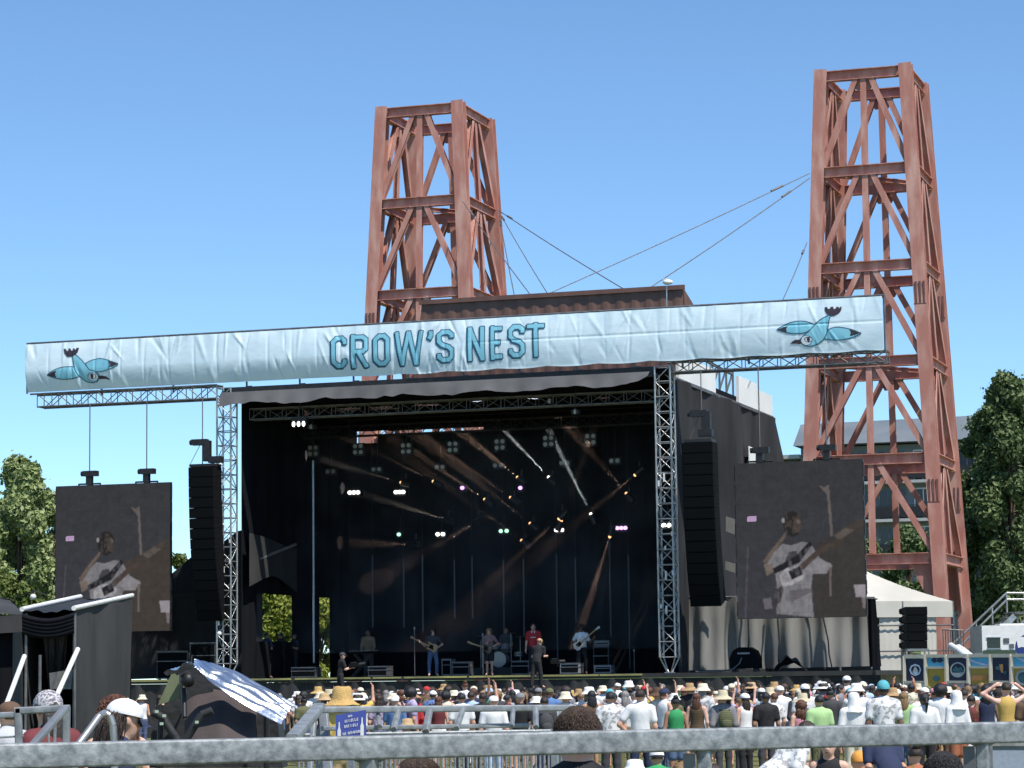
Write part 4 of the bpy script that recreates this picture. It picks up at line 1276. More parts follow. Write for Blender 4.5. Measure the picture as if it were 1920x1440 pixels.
b = MB(); b.tube((p.x, Yr, p.z), (p.x, Yr + .04, p.z), .42, 32, smooth=False); b.build('board', mat('sign_blue', (.012, .03, .16), (.015, .035, .18), 3, .5), t)
b = MB()
q = pp([(1820, 120), (1845, 98), (1900, 95), (1945, 110), (1960, 170), (1950, 235), (1890, 225), (1845, 240), (1835, 190)], Yr - .01, 1640, 1180, 6.857)
b.add(q, [tuple(range(len(q)))]); b.build('bear_emblem', M['white_paint'], t)
b = MB(); b.tube((p.x, Yr + .08, 0), (p.x, Yr + .08, p.z), .03); b.build('post', M['alu_dark'], t)
Ys_ = 103
t = thing('metal_staircase', at(1850, 1230, Ys_) * 1.0, 'aluminium staircase with double handrails climbing behind the trailer', 'staircase')
st = lambda x, y, dy=0.0: at(x, y, Ys_ + dy)
for nm, ln in (('handrail', [((1784, 1210), (1887, 1112)), ((1887, 1112), (1990, 1112))]), ('handrail', [((1790, 1222), (1888, 1124)), ((1888, 1124), (1990, 1124))])):
    b = MB()
    for p, q in ln: b.tube(st(*p), st(*q), .045, 8)
    b.build(nm, M['alu'], t)
for ln in ([((1862, 1222), (1960, 1124))], [((1874, 1230), (1972, 1132))]):
    b = MB()
    for p, q in ln: b.tube(st(*p, -1.4), st(*q, -1.4), .045, 8)
    b.build('handrail', M['alu'], t)
for k, x in enumerate((1800, 1830, 1860, 1887, 1920, 1950)):
    y = 1210 - (x - 1784) * .951 if x < 1887 else 1112
    b = MB(); p = st(x, y); b.tube(p, Vector((p.x, p.y, max(.1, p.z - 1.6))), .035, 6); b.build('baluster', M['alu'], t)
b = MB()
a, c = st(1792, 1246), st(1890, 1150)
for k in range(11):
    p = a.lerp(c, k / 10)
    b.box((p.x, Ys_ - .7, p.z), (.3, 1.3, .04))
b.build('tread', M['alu_dark'], t)
for dy in (-.05, -1.4):
    b = MB(); b.beam(a + Vector((0, dy, -.12)), c + Vector((0, dy, -.12)), .06, .22); b.build('stringer', M['alu'], t)
p = c
b = MB(); b.box((c.x + 1.4, Ys_ - .7, c.z - .02), (2.8, 1.4, .08)); b.build('landing', M['alu_dark'], t)
b = MB()
for x in (c.x + .1, c.x + 2.6):
    for y in (-.1, -1.3):
        b = MB(); b.tube((x, Ys_ + y, 0), (x, Ys_ + y, c.z), .05, 6); b.build('support_leg', M['alu_dark'], t)
pass
t = thing('fence_railing', at(1775, 1225, 99) * 1.0, 'low grey metal railing standing between the marquee and tower foot', 'railing')
b = MB()
a, c = at(1768, 1180, 99), at(1806, 1182, 99)
for k in range(9):
    p = a.lerp(c, k / 8); b.tube((p.x, p.y, .1), p, .02, 5)
b.tube(a, c, .03, 6); b.tube((a.x, a.y, 2.6), (c.x, c.y, 2.6), .03, 6)
b.build('rail_frame', M['alu_dark'], t)

# ------------------------------------------------------------------ black lean-to tents
def quad(b, p, q, r, s, n=16, m=10, amp=.05, mi=0, fr=9):
    nrm = (q - p).cross(s - p).normalized()
    b.sheet(lambda a, c: p.lerp(q, a).lerp(s.lerp(r, a), c) + nrm * amp * (sin(a * fr + c * 3) * .6 + sin(a * fr * 2.7 + c * 5 + 1) * .4) * sin(pi * min(1, .15 + a * .7)), n, m, mi)
def low(p): return Vector((p.x, p.y, .03))
t = thing('lean_to_tent', at(130, 1290, 62) * 1.0, 'black lean-to tent with white roof poles and an open front', 'tent')
A, B_, C4, D4 = at(43, 1147, 60), at(140, 1145, 60), at(247, 1121, 66.5), at(150, 1123, 66.5)
b = MB(); quad(b, A, B_, C4, D4, 20, 12, .05); b.build('roof', M['tarp'], t)
b = MB(); quad(b, B_, C4, low(C4), low(B_), 40, 16, .07, 0, 6); b.build('side_sheet', M['tarp2'], t)
b = MB(); quad(b, A, D4, low(D4), low(A), 20, 10, .06); b.build('side_sheet', M['tarp2'], t)
b = MB(); quad(b, D4, C4, low(C4), low(D4), 12, 8, .04); b.build('rear_sheet', M['black_cloth'], t)
b = MB()
for k in range(5):
    z = k * .09
    b.sheet(lambda a, c: A.lerp(B_, a) - Z * (.04 + z * .9 + .13 * c + .12 * sin(pi * a)) + Vector((0, -.08 - .07 * sin(pi * c) + .02 * k, 0)), 14, 4)
b.build('rolled_flap', M['black_cloth'], t)
for p, q in ((A, D4), (B_, C4)):
    b = MB(); d = (p - q).normalized(); b.tube(p + Z * .06 + d * .1, q + Z * .06 - d * .05, .055, 10); b.build('roof_pole', M['white_paint'], t)
b = MB()
quad(b, at(78, 1180, 60.5), at(128, 1176, 60.5), at(118, 1300, 60.9), at(92, 1300, 60.9), 16, 12, .14, 0, 12)
b.build('front_curtain', M['tarp'], t)
b = MB(); quad(b, at(92, 1262, 60.3), at(136, 1255, 60.3), at(134, 1292, 60.3), at(94, 1292, 60.3), 10, 6, .05); b.build('clear_pocket', mat('cloudy_plastic', (.16, .16, .15), (.1, .1, .1), 4, .3), t)
for x, y0 in ((49, 1150), (75, 1228), (140, 1150)):
    b = MB(); p = at(x, y0, 60.1); b.tube(p, low(p), .04, 8); b.build('upright_pole', M['alu_dark'], t)
for (x0, y0, x1, y1) in ((13, 1318, 46, 1230), (110, 1296, 146, 1217)):
    a, c = at(x0, y0, 58.6), at(x1, y1, 59.9)
    d = (a - c).normalized()
    b = MB(); b.tube(c, c + d * (c.z / -d.z), .055, 10); b.build('brace_pole', M['white_paint'], t)
t = thing('black_tent', at(0, 1290, 67) * 1.0, 'black tent with a low sloping roof at the outer edge, beside the lean-to', 'tent')
A, B_, C4, D4 = at(-150, 1160, 66), at(44, 1152, 66), at(20, 1124, 70), at(-150, 1100, 70)
b = MB(); quad(b, A, B_, C4, D4, 16, 8, .06); b.build('roof', M['tarp2'], t)
b = MB(); quad(b, A, B_, at(44, 1185, 66), at(-150, 1195, 66), 16, 4, .03); b.build('valance', M['tarp2'], t)
b = MB(); quad(b, B_, C4, low(C4), low(B_), 10, 8, .05); b.build('side_sheet', M['tarp2'], t)
b = MB(); quad(b, at(-150, 1160, 66.4), at(24, 1184, 66.4), low(at(24, 1152, 66.4)), low(at(-150, 1160, 66.4)), 12, 8, .05); b.build('front_sheet', M['black_cloth'], t)
t = thing('festoon_lamp', at(62, 1119, 66) * 1.0, 'white globe lamp hanging above the black tents before the trees', 'globe lamp')
p = at(62, 1119, 66)
b = MB(); b.ball(p, .075, 14, 10, z0=-1); b.build('globe', M['white_paint'], t)
b = MB(); b.tube(p + Z * .07, p + Z * .16, .03, 8); b.path([p + Z * .15, at(20, 1123, 66), at(-60, 1116, 66)], .012, 5); b.path([p + Z * .15, at(110, 1124, 66)], .012, 5); b.build('flex', M['black_metal'], t)
p = at(411, 1188, 97)
t = thing('festoon_lamp', p * 1.0, 'white globe lamp fixed on the lattice column by the speakers', 'globe lamp')
b = MB(); b.ball(p, .085, 14, 10); b.build('globe', M['white_paint'], t)
b = MB(); b.tube(p, p + Vector((.15, .35, 0)), .02, 6); b.build('bracket', M['alu'], t)

# ================================================================== NEAR RAILS
t = thing('galvanised_rail', Vector((0, 9.5, 0)), 'thick galvanised steel rail with welded posts crossing the whole view', 'rail')
a, c = at(-260, 1424.5, 8.5), at(2180, 1366, 10.8)
b = MB(); b.rbox(a, c, .08, .082, .009); b.build('top_rail', M['galv'], t)
for x, w in ((692, .056), (1320, .05), (1842, .05)):
    s = (x + 260) / 2440
    p = a.lerp(c, s)
    # straight line in space: find the rail point that lies at this bearing
    dr = ray(x, 1400); k = dr.x / dr.y
    tt = (k * a.y - a.x) / ((c.x - a.x) - k * (c.y - a.y))
    p = a + (c - a) * tt
    d = (c - a).normalized()
    b = MB(); b.rbox(Vector((p.x, p.y, 0)), p - Z * .04, w, w, .008, V); b.build('post', M['galv'], t)
    b = MB()
    for s in (-1, 1):
        q = p + d * (s * w / 2) - Z * .041
        b.prism([q, q + d * (s * .035), q + d * (s * .008) - Z * .012, q - Z * .035], Vector((0, .004, 0)))
    b.build('weld_gusset', M['galv'], t)
    if x > 1000:
        b = MB(); q = p - d * .062 - Z * .45; b.box(q + Vector((0, .01, 0)), (.045, .006, .8)); b.build('hinge_plate', M['alu_dark'], t)
q = at(1965, 1440, 10.75)
t = thing('blue_grey_board', Vector((q.x, 10.75, 0)), 'plain blue grey board standing under the rail at its end post', 'board')
b = MB(); p0, p1 = at(1856, 1394, 10.75), at(2100, 1394, 10.95)
b.prism([Vector((p0.x, p0.y, .15)), Vector((p1.x, p1.y, .15)), p1, p0], (0, .01, 0)); b.build('sheet', mat('blue_grey_sheet', (.20, .25, .33), (.24, .29, .37), 60, .6), t)
b = MB()
b.beam(p0, p1, .02, .02); b.beam((p0.x, p0.y, 0), p0, .02, .02, V); b.beam((p1.x, p1.y, 0), p1, .02, .02, V); b.build('board_frame', M['galv2'], t)

def pxrail(b, p, q, Yp, Yq, w, h):
    b.rbox(at(*p, Yp), at(*q, Yq), w, h, min(w, h) * .2)
t = thing('platform_railing', Vector((-.9, 16, 0)), 'galvanised railing frame with slanted end brace behind the blue placard', 'railing')
b = MB(); pxrail(b, (592, 1331), (1075, 1327), 16.6, 17.6, .045, .042); b.build('rail_tube', M['galv2'], t)
b = MB(); pxrail(b, (604, 1366), (990, 1360), 16.6, 17.5, .04, .03); b.build('rail_tube', M['galv2'], t)
b = MB(); pxrail(b, (598, 1326), (548, 1385), 16.0, 14.6, .07, .05); b.build('end_brace', M['galv2'], t)
for x0, y0, x1, y1, w in ((606, 1330, 612, 1400, .06), (590, 1334, 585, 1400, .03), (708, 1334, 712, 1362, .02), (746, 1334, 738, 1368, .035), (805, 1334, 798, 1372, .04), (868, 1330, 856, 1366, .03), (962, 1330, 960, 1362, .022), (1004, 1329, 1005, 1364, .03)):
    b = MB(); p, q = at(x0, y0, 16.9), at(x1, y1, 16.7)
    d = (q - p).normalized()
    b.rbox(p, q + d * .3 if y1 > 1380 else q, w, .03, .006, V); b.build('upright', M['galv2'], t)
b = MB()
for x in (600, 1040):
    p = at(x, 1366, 16.9); b = MB(); b.beam((p.x, 16.9, 0), (p.x, 16.9, p.z), .04, .04, V); b.build('leg', M['galv2'], t)
t = thing('gate_frame', Vector((-2.3, 13, 0)), 'square galvanised gate frame with a bright diagonal bar', 'gate frame')
YB = 13.0
for p, q, w in (((28, 1333), (131, 1328), .035), ((34, 1328), (36, 1420), .035), ((125, 1326), (124, 1420), .035), ((104, 1345), (102, 1420), .014), ((91, 1340), (92, 1420), .01), ((-90, 1345), (30, 1340), .03), ((-90, 1388), (45, 1380), .01)):
    b = MB(); pxrail(b, p, q, YB, YB, w, w); b.build('frame_tube', M['galv2'], t)
b = MB(); pxrail(b, (121, 1329), (58, 1402), 12.9, 12.4, .035, .03); b.build('diagonal_bar', M['alu'], t)
b = MB()
for x in (34, 125):
    p = at(x, 1420, YB); b = MB(); b.beam((p.x, YB, 0), (p.x, YB, p.z + .02), .035, .035, V); b.build('leg', M['galv2'], t)
t = thing('hoop_rail', Vector((-1.9, 12.4, 0)), 'bent bright metal hoop rail beside the white cap', 'hoop rail')
pts = [(140, 1405), (165, 1372), (186, 1343), (196, 1337), (206, 1342), (212, 1360), (215, 1405)]
b = MB(); b.path([at(x, y, 12.2 + .25 * min(1, k / 3)) for k, (x, y) in enumerate(pts)], .017, 10)
for x, y, Yk in ((140, 1405, 12.2), (215, 1405, 12.45)):
    p = at(x, y, Yk); b.tube(p, (p.x, p.y, 0), .017, 10)
b.build('hoop', M['alu'], t)

# crowd barricade with bars, further down
t = thing('crowd_barricade', Vector((-1.5, 44, 0)), 'grey crowd barrier of thin upright bars standing on the grass', 'barrier')
a, c = at(560, 1372, 44), at(1075, 1366, 45)
a.z = c.z = 1.14
b = MB(); b.tube(a, c, .03, 8); b.tube((a.x, a.y, .14), (c.x, c.y, .14), .025, 8); b.build('rail_tube', M['galv2'], t)
b = MB()
n = 64
for k in range(n + 1):
    p = a.lerp(c, k / n); b.tube((p.x, p.y, .15), p, .02, 6, cap=False)
b.build('bars', M['galv2'], t)
b = MB()
for k in (0, 21, 42, 64):
    p = a.lerp(c, k / n); b.box((p.x, p.y, .02), (.06, .9, .03)); b.tube((p.x, p.y, .02), p, .025, 6)
b.build('foot', M['galv2'], t)

# blue placard with white lettering and bottle shapes
Yk = 12.0
PLC = lambda x: Yk
t = thing('blue_placard', Vector((at(658, 1360, Yk).x, Yk, 0)), 'blue placard with white writing standing behind the thick rail', 'placard')
b = MB(); q = pp([(629, 1341), (686, 1331), (687, 1400), (630, 1400)], Yk); b.prism(q, (0, .012, 0)); b.build('board', mat('placard_blue', (.05, .07, .30), (.06, .085, .34), 6, .5), t)
b = MB()
def strokes(x0, x1, y, h, n):
    w = (x1 - x0) / n
    for i in range(n):
        s = R.choice(['I', 'H', 'E', 'O', 'L'])
        xa, xb = x0 + w * i + w * .1, x0 + w * i + w * .85
        sl = -.175 * (xa - 658)
        def bar(ax, ay, bx, by):
            q = pp([(ax, ay + sl), (bx, ay + sl), (bx, by + sl), (ax, by + sl)], Yk - .003); b.add(q, [(0, 1, 2, 3)])
        bar(xa, y, xa + w * .25, y + h)
        if s in 'HO': bar(xb - w * .25, y, xb, y + h)
        if s in 'HE': bar(xa, y + h * .42, xb, y + h * .6)
        if s in 'EO': bar(xa, y, xb, y + h * .2)
        if s in 'ELO': bar(xa, y + h * .8, xb, y + h)
strokes(646, 672, 1347.5, 5.5, 7); strokes(645, 673, 1357.5, 5.5, 7); strokes(642, 676, 1371, 5, 7); strokes(652, 661, 1340, 4, 2)
b.build('lettering', M['white_paint'], t)
b = MB()
for cx, s in ((636, 0), (679, -9)):
    q = pp([(cx - 1, 1354 + s), (cx + 1, 1354 + s), (cx + 1.4, 1364 + s), (cx + 3.2, 1370 + s), (cx + 3.2, 1388 + s), (cx - 3.2, 1388 + s), (cx - 3.2, 1370 + s), (cx - 1.4, 1364 + s)], Yk - .003)
    b.add(q, [tuple(range(len(q)))])
b.build('tower_emblem', M['white_paint'], t)
b = MB(); p = at(658, 1390, Yk); b.beam((p.x, Yk + .03, 0), (p.x, Yk + .03, p.z), .03, .03, V); b.build('stake', M['galv2'], t)

# stroller wagon under a reflective sunshade
Yw = 12.6
t = thing('stroller', Vector((at(420, 1385, Yw).x, Yw, 0)), 'dark stroller with straps covered by a wrinkled silver blue sunshade', 'stroller')
mr = mat('reflective_film', (.42, .46, .54), (.80, .84, .88), 4, .2, .92, .1, 40, lo=.3, hi=.7)
mr.node_tree.nodes['Bump'].inputs['Distance'].default_value = .02
T_ = [(364, 1244, 12.40), (400, 1246, 12.52), (440, 1257, 12.56), (500, 1290, 12.56), (560, 1326, 12.5)]
L_ = [(364, 1247, 12.38), (392, 1278, 12.36), (430, 1303, 12.36), (480, 1332, 12.36), (526, 1359, 12.38)]
def pl_(pl, a):
    s = a * (len(pl) - 1); i = min(int(s), len(pl) - 2); f = s - i
    p = [pl[i][k] + (pl[i + 1][k] - pl[i][k]) * f for k in range(3)]
    return at(*p)
CRK = [(R.uniform(14, 60), R.uniform(-5, 5), R.uniform(0, 6), R.uniform(.5, 1.3)) for _ in range(9)]
def crinkle(a, c):
    d = 0
    for f, g, ph, am in CRK:
        x = (c * f + a * g * (1 + .6 * sin(a * 9 + ph)) + ph) / 6.283
        d += am * abs(x % 1 - .5) * 6.0 / f * (.5 + .5 * sin(a * 37 + ph * 3 + c * 11))
    return .011 * d * (.15 + .85 * min(1, c * 1.4)) * min(1, (1 - c) * 12, c * 12, a * 20, (1 - a) * 20)
def shade(a, c):
    p = pl_(T_, a).lerp(pl_(L_, a), c)
    return p + Z * (.006 * sin(a * 23 + c * 9) * sin(c * pi) + .005 * sin(c * 31 + a * 7) + .025 * sin(pi * c) + crinkle(a, c))
b = MB(); b.sheet(shade, 110, 90)
FLP = [(364, 1244, 12.6), (345, 1252, 12.55), (320, 1263, 12.5)]
b.sheet(lambda a, c: pl_(FLP, a) + Vector((0, .5 * (c - .5), .01 * sin(a * 9 + c * 8))), 12, 10)
b.build('sunshade', mr, t)
MBk = mat('black_nylon', (.012, .012, .014), (.022, .022, .024), 5, .7, 0, .4, 8)
MBr = mat('dark_brown_canvas', (.05, .038, .036), (.068, .052, .05), 4, .9, 0, .4, 7)
b = MB()
b.sheet(lambda a, c: at(346 + 135 * a, 1318 + 75 * c - 22 * sin(pi * min(1, a * 1.25)) * (1 - c), 12.45 - .18 * sin(pi * a) * c + .25 * (1 - c)) + Z * .006 * sin(a * 15), 24, 12)
b.build('hood', MBr, t)
b = MB()
b.sheet(lambda a, c: at(400 + 82 * a, 1292 + 100 * c + 14 * a, 12.75 - .1 * sin(pi * c)), 12, 10)
b.build('side_canvas', MBr, t)
b = MB(); q = [at(335, 1265, 12.8), at(322, 1262, 12.8), at(296, 1322, 12.8), at(335, 1310, 12.8)]
b.prism(q, (0, .02, 0)); b.build('green_canvas', mat('olive_canvas', (.11, .13, .07), (.16, .18, .1), 5, .8), t)
b = MB(); q = [at(x, y, 12.95) for x, y in ((322, 1268), (365, 1250), (400, 1285), (520, 1350), (530, 1440), (280, 1440), (285, 1345), (310, 1318))]
b.prism(q, (0, .3, 0)); b.build('seat_shell', MBk, t)
for pts, st_ in (([(286, 1336), (305, 1345), (332, 1388)], [(294, 1334), (308, 1342), (303, 1357)]), ([(398, 1332), (378, 1340), (348, 1388)], [(369, 1354)])):
    b = MB(); b.path([at(x, y, 12.2) for x, y in pts], .019, 10); o = b.build('strap', MBk, t)
    b = MB()
    for x, y in st_: b.box(at(x, y, 12.17), (.016, .006, .012))
    b.build('sticker', mat('pale_sticker', (.3, .45, .42), (.45, .5, .3), 90, .5), o)
b = MB()
b.path([at(342, 1268, 12.5), at(345, 1300, 12.45), at(346, 1345, 12.4)], .012, 8); b.ball(at(352, 1275, 12.4), .035, 10, 8)
b.build('frame_tube', M['black_metal'], t)
for x in (300, 500):
    p = at(x, 1420, 12.8)
    b = MB(); b.tube((p.x, 12.7, .14), (p.x, 12.75, .14), .14, 16); b.build('wheel', M['speaker'], t)
    b = MB(); b.tube((p.x, 12.8, .14), (p.x, 12.8, 1.9), .014, 8); b.build('leg', M['black_metal'], t)
# ================================================================== PEOPLE
def sdf(prims, X, Y, Zg, k=.03):
    D = None
    for (a, c, ra, rb, sy) in prims:
        a, c = np.array(a, np.float32), np.array(c, np.float32)
        ab = c - a
        px, py, pz = X - a[0], (Y - a[1]) / sy, Zg - a[2]
        abx, aby, abz = ab[0], ab[1] / sy, ab[2]
        L = abx * abx + aby * aby + abz * abz + 1e-9
        t = np.clip((px * abx + py * aby + pz * abz) / L, 0, 1)
        d = np.sqrt((px - t * abx) ** 2 + (py - t * aby) ** 2 + (pz - t * abz) ** 2) - (ra + (rb - ra) * t)
        if D is None: D = d
        else:
            h = np.clip(k - np.abs(D - d), 0, None) / k
            D = np.minimum(D, d) - h * h * k * .25
    return D
def nets(Fv, org, h):
    s = Fv < 0
    nx, ny, nz = Fv.shape
    acc = np.zeros((nx - 1, ny - 1, nz - 1, 3), np.float32); cnt = np.zeros((nx - 1, ny - 1, nz - 1), np.float32)
    I = np.stack(np.meshgrid(np.arange(nx), np.arange(ny), np.arange(nz), indexing='ij'), -1).astype(np.float32)
    quads = []
    sl = lambda ax, a, c: tuple(slice(a, c) if i == ax else slice(None) for i in range(3))
    cross = []
    for ax in range(3):
        f0, f1 = Fv[sl(ax, None, -1)], Fv[sl(ax, 1, None)]
        c = s[sl(ax, None, -1)] != s[sl(ax, 1, None)]
        t = np.where(c, f0 / (f0 - f1 + 1e-12), 0)
        P = I[sl(ax, None, -1)].copy(); P[..., ax] += t
        o = [i for i in range(3) if i != ax]
        for da in (0, 1):
            for db in (0, 1):
                src, dst = [slice(None)] * 3, [slice(None)] * 3
                for q, dd in ((o[0], da), (o[1], db)):
                    n = Fv.shape[q]
                    # vertex index j touches cells j-1 and j
                    if dd == 0: src[q], dst[q] = slice(0, n - 1), slice(0, n - 1)
                    else: src[q], dst[q] = slice(1, n), slice(0, n - 1)
                src, dst = tuple(src), tuple(dst)
                acc[dst] += P[src] * c[src][..., None]; cnt[dst] += c[src]
        cross.append((ax, o, c, s[sl(ax, None, -1)]))
    m = cnt > 0
    idx = -np.ones(m.shape, int); idx[m] = np.arange(m.sum())
    vs = acc[m] / cnt[m][:, None] * h + np.array(org, np.float32)
    for ax, o, c, s0 in cross:
        pts = np.argwhere(c)
        ok = (pts[:, o[0]] > 0) & (pts[:, o[1]] > 0) & (pts[:, o[0]] < Fv.shape[o[0]] - 1) & (pts[:, o[1]] < Fv.shape[o[1]] - 1)
        pts = pts[ok]
        inside = s0[pts[:, 0], pts[:, 1], pts[:, 2]]
        e0, e1 = np.zeros(3, int), np.zeros(3, int); e0[o[0]] = 1; e1[o[1]] = 1
        q = np.stack([idx[tuple((pts - e0 - e1).T)], idx[tuple((pts - e1).T)], idx[tuple(pts.T)], idx[tuple((pts - e0).T)]], 1)
        flip = inside if ax != 1 else ~inside
        q[~flip] = q[~flip][:, ::-1]
        quads.append(q)
    return vs, np.concatenate(quads)
def mesh_from_sdf(name, prims, h, k=.03, cut=None, extra=None, bend=None):
    P = np.array([p for q in prims for p in (q[0], q[1])]); rr = max(max(q[2], q[3]) * max(1, q[4]) for q in prims) + 3 * h
    lo, hi = P.min(0) - rr, P.max(0) + rr
    ax = [np.arange(lo[i], hi[i] + h, h, dtype=np.float32) for i in range(3)]
    X, Y, Zg = np.meshgrid(*ax, indexing='ij')
    D = sdf(prims, X, Y, Zg, k)
    if cut is not None: D = np.maximum(D, cut(X, Y, Zg))
    vs, qs = nets(D, lo, h)
    fs = qs.tolist(); vs = vs.tolist()
    mi = [0] * len(fs)
    if extra:
        for mb, m in extra:
            o = len(vs); vs += [list(p) for p in mb.v]; fs += [[i + o for i in f] for f in mb.f]; mi += [m] * len(mb.f)
    if bend: vs = [bend(p) for p in vs]
    me = bpy.data.meshes.new(name)
    me.from_pydata(vs, [], fs)
    me.polygons.foreach_set('use_smooth', [True] * len(fs))
    me.polygons.foreach_set('material_index', mi)
    return me
def fingers(el, wr, up):
    # five finger tubes that continue the forearm direction with a slight curl
    el, wr = Vector(el), Vector(wr)
    d = (wr - el).normalized()
    side = d.cross(Vector(up)).normalized()
    nrm = side.cross(d)
    b = MB()
    for k, ln in ((-1.5, .062), (-.5, .075), (.5, .07), (1.5, .055)):
        a = wr + d * .085 + side * (k * .019)
        m = a + d * ln * .55 - nrm * .012
        e = m + d * ln * .4 - nrm * .03
        b.tube(a - d * .02, m, .0095, 6, .0085); b.tube(m, e, .0085, 6, .0065)
    a = wr + d * .03 + side * .03
    b.tube(a, a + d * .035 + side * .03 - nrm * .01, .0115, 6, .01); b.tube(a + d * .035 + side * .03 - nrm * .01, a + d * .07 + side * .035 - nrm * .02, .01, 6, .007)
    return b
ARM = {'down': ((.06, -.02, -.29), (.075, .05, -.53)), 'bent': ((.05, -.03, -.29), (-.06, .20, -.22)), 'hip': ((.17, -.05, -.25), (.0, .02, -.42)),
       'up': ((.14, .1, .2), (.12, .16, .45)), 'phone': ((.05, .16, -.2), (.02, .3, .06)), 'head': ((.25, .05, .14), (.06, .0, .27)), 'fold': ((.05, .02, -.28), (-.2, .17, -.19)),
       'neck': ((.12, .06, -.27), (.30, .26, -.12)), 'strum': ((.16, -.05, -.24), (-.02, .2, -.34)), 'aim': ((.02, .14, -.26), (-.02, .36, -.16)), 'lean': ((.04, .1, -.28), (.03, .28, -.46))}
def skeleton(fem, al, ar, legs):
    sw = .165 if fem else .185
    T = [((0, .0, .95), (0, .0, 1.1), .158 if fem else .15, .118 if fem else .138, .68), ((0, 0, 1.1), (0, -.005, 1.34), .118 if fem else .138, .150 if fem else .17, .66),
         ((-sw + .03, -.005, 1.405), (sw - .03, -.005, 1.405), .06, .06, .9), ((0, -.01, 1.40), (0, .0, 1.46), .085, .058, .9)]
    if fem: T += [((-.065, .085, 1.27), (.065, .085, 1.27), .05, .05, .8)]
    N = [((0, -.005, 1.44), (0, .01, 1.54), .056, .052, 1)]
    H = [((0, .008, 1.60), (0, .0, 1.645), .074, .078, 1.18), ((0, .05, 1.555), (0, .06, 1.56), .045, .04, 1), ((0, .085, 1.615), (0, .108, 1.598), .010, .014, 1), ((-.078, 0, 1.60), (-.082, -.01, 1.62), .014, .016, 1), ((.078, 0, 1.60), (.082, -.01, 1.62), .014, .016, 1)]
    A, UA, fg = [], [], []
    for s, nm in ((-1, al), (1, ar)):
        e, w = ARM[nm]
        sh = np.array((s * sw, -.005, 1.395)); el = sh + np.array((s * e[0], e[1], e[2])); wr = sh + np.array((s * w[0], w[1], w[2]))
        d = (wr - el) / np.linalg.norm(wr - el)
        q = .9 if fem else 1.0
        UA.append((sh, el, .055 * q, .042 * q))
        A += [(sh, el, .055 * q, .042 * q, 1), (el, wr, .042 * q, .028, 1), (wr + d * .015, wr + d * .075, .03, .034, .8)]
        fg.append(fingers(el, wr, (s, 0, .2)))
    L, LS = [], []
    for s in (-1, 1):
        hp, kn, an, to = legs[0 if s < 0 else 1]
        L += [(hp, kn, .088, .056, 1), (kn, an, .054, .038, 1), (an, to, .04, .032, 1)]
        LS.append((hp, kn, an))
    return T, N, H, A, UA, fg, L, LS
def stand_legs(w=.1, step=.0):
    return [((s * .085, 0, .90), (s * w, .012 + step * s * .5, .49), (s * w, -.02 + step * s, .085), (s * (w + .03), .15 + step * s, .035)) for s in (-1, 1)]
SITL = [((s * .09, .02, .88), (s * .2, .42, 1.10), (s * .17, .50, .80), (s * .18, .66, .80)) for s in (-1, 1)]
KNEE = [((s * .085, 0, .90), (s * .1, .04, .52), (s * .1, -.33, .50), (s * .1, -.46, .47)) for s in (-1, 1)]
def bender(lean, head=0.0):
    def f(p):
        x, y, z = p
        if z > .9 and lean:
            t = min(1, (z - .9) / .3); a = lean * t * t * (3 - 2 * t)
            y, z = y * cos(a) + (z - .9) * sin(a), .9 - y * sin(a) + (z - .9) * cos(a)
        return (x, y, z)
    return f
POSES = {}
def make_pose(key, fem, al, ar, legs, lean=0.0, h=.022, drop=0.0):
    T, N, H, A, UA, fg, L, LS = skeleton(fem, al, ar, legs)
    bd = bender(lean)
    bend = lambda p: (lambda q: (q[0], q[1], q[2] - drop))(bd(p))
    eyes = MB()
    for s in (-1, 1):
        eyes.ball((s * .032, .085, 1.618), (.012, .012, .008), 8, 6)
    eyes.box((0, .096, 1.558), (.042, .012, .008))
    body = mesh_from_sdf('person', T + N + H + A + L, h, .03, None, [(fg[0], 0), (fg[1], 0), (eyes, 1)], bend)
    body.materials.append(M['skin']); body.materials.append(M['eye'])
    P = {'body': body, 'drop': drop, 'bend': bend, 'fem': fem, 'shirt': {}, 'legs': {}, 'head': {}}
    g = .02
    Ti = [(a, c, ra + g, rb + g, sy) for a, c, ra, rb, sy in T]
    for nm, fr in (('tee', .62), ('long', 1.0), ('tank', .0)):
        pr_ = list(Ti)
        if nm == 'tank':
            pr_ = [q for q in Ti[:2]] + ([Ti[4]] if fem else []) + [((-.07, 0, 1.38), (-.06, -.01, 1.43), .05, .045, 1.1), ((.07, 0, 1.38), (.06, -.01, 1.43), .05, .045, 1.1)]
        for i, (sh, el, r1, r2) in enumerate(UA):
            if fr: pr_.append((sh, sh + (el - sh) * min(1, fr), r1 + .02, r2 + .026, 1))
        if nm == 'long':
            for q in (1, 4): pr_.append((A[q][0], A[q][0] + (A[q][1] - A[q][0]) * .92, A[q][2] + .02, A[q][3] + .016, 1))
        hem = .84 if nm != 'tank' else .95
        me = mesh_from_sdf('shirt', pr_, h, .035, (lambda X, Y, Zg, hem=hem: hem - Zg), None, bend)
        me.materials.append(M['cloth']); P['shirt'][nm] = me
    hips = [((0, 0, .93), (0, 0, .99), .165, .15, .72)]
    for nm in ('trousers', 'shorts'):
        pr_ = list(hips)
        for hp, kn, an in LS:
            hp, kn, an = np.array(hp), np.array(kn), np.array(an)
            if nm == 'trousers': pr_ += [(hp, kn, .1, .07, 1), (kn, an, .07, .056, 1)]
            else: pr_ += [(hp, hp + (kn - hp) * .75, .102, .09, 1)]
        me = mesh_from_sdf(nm, pr_, h, .04, (lambda X, Y, Zg: Zg - 1.02), None, bend)
        me.materials.append(M['cloth']); P['legs'][nm] = me
    return P
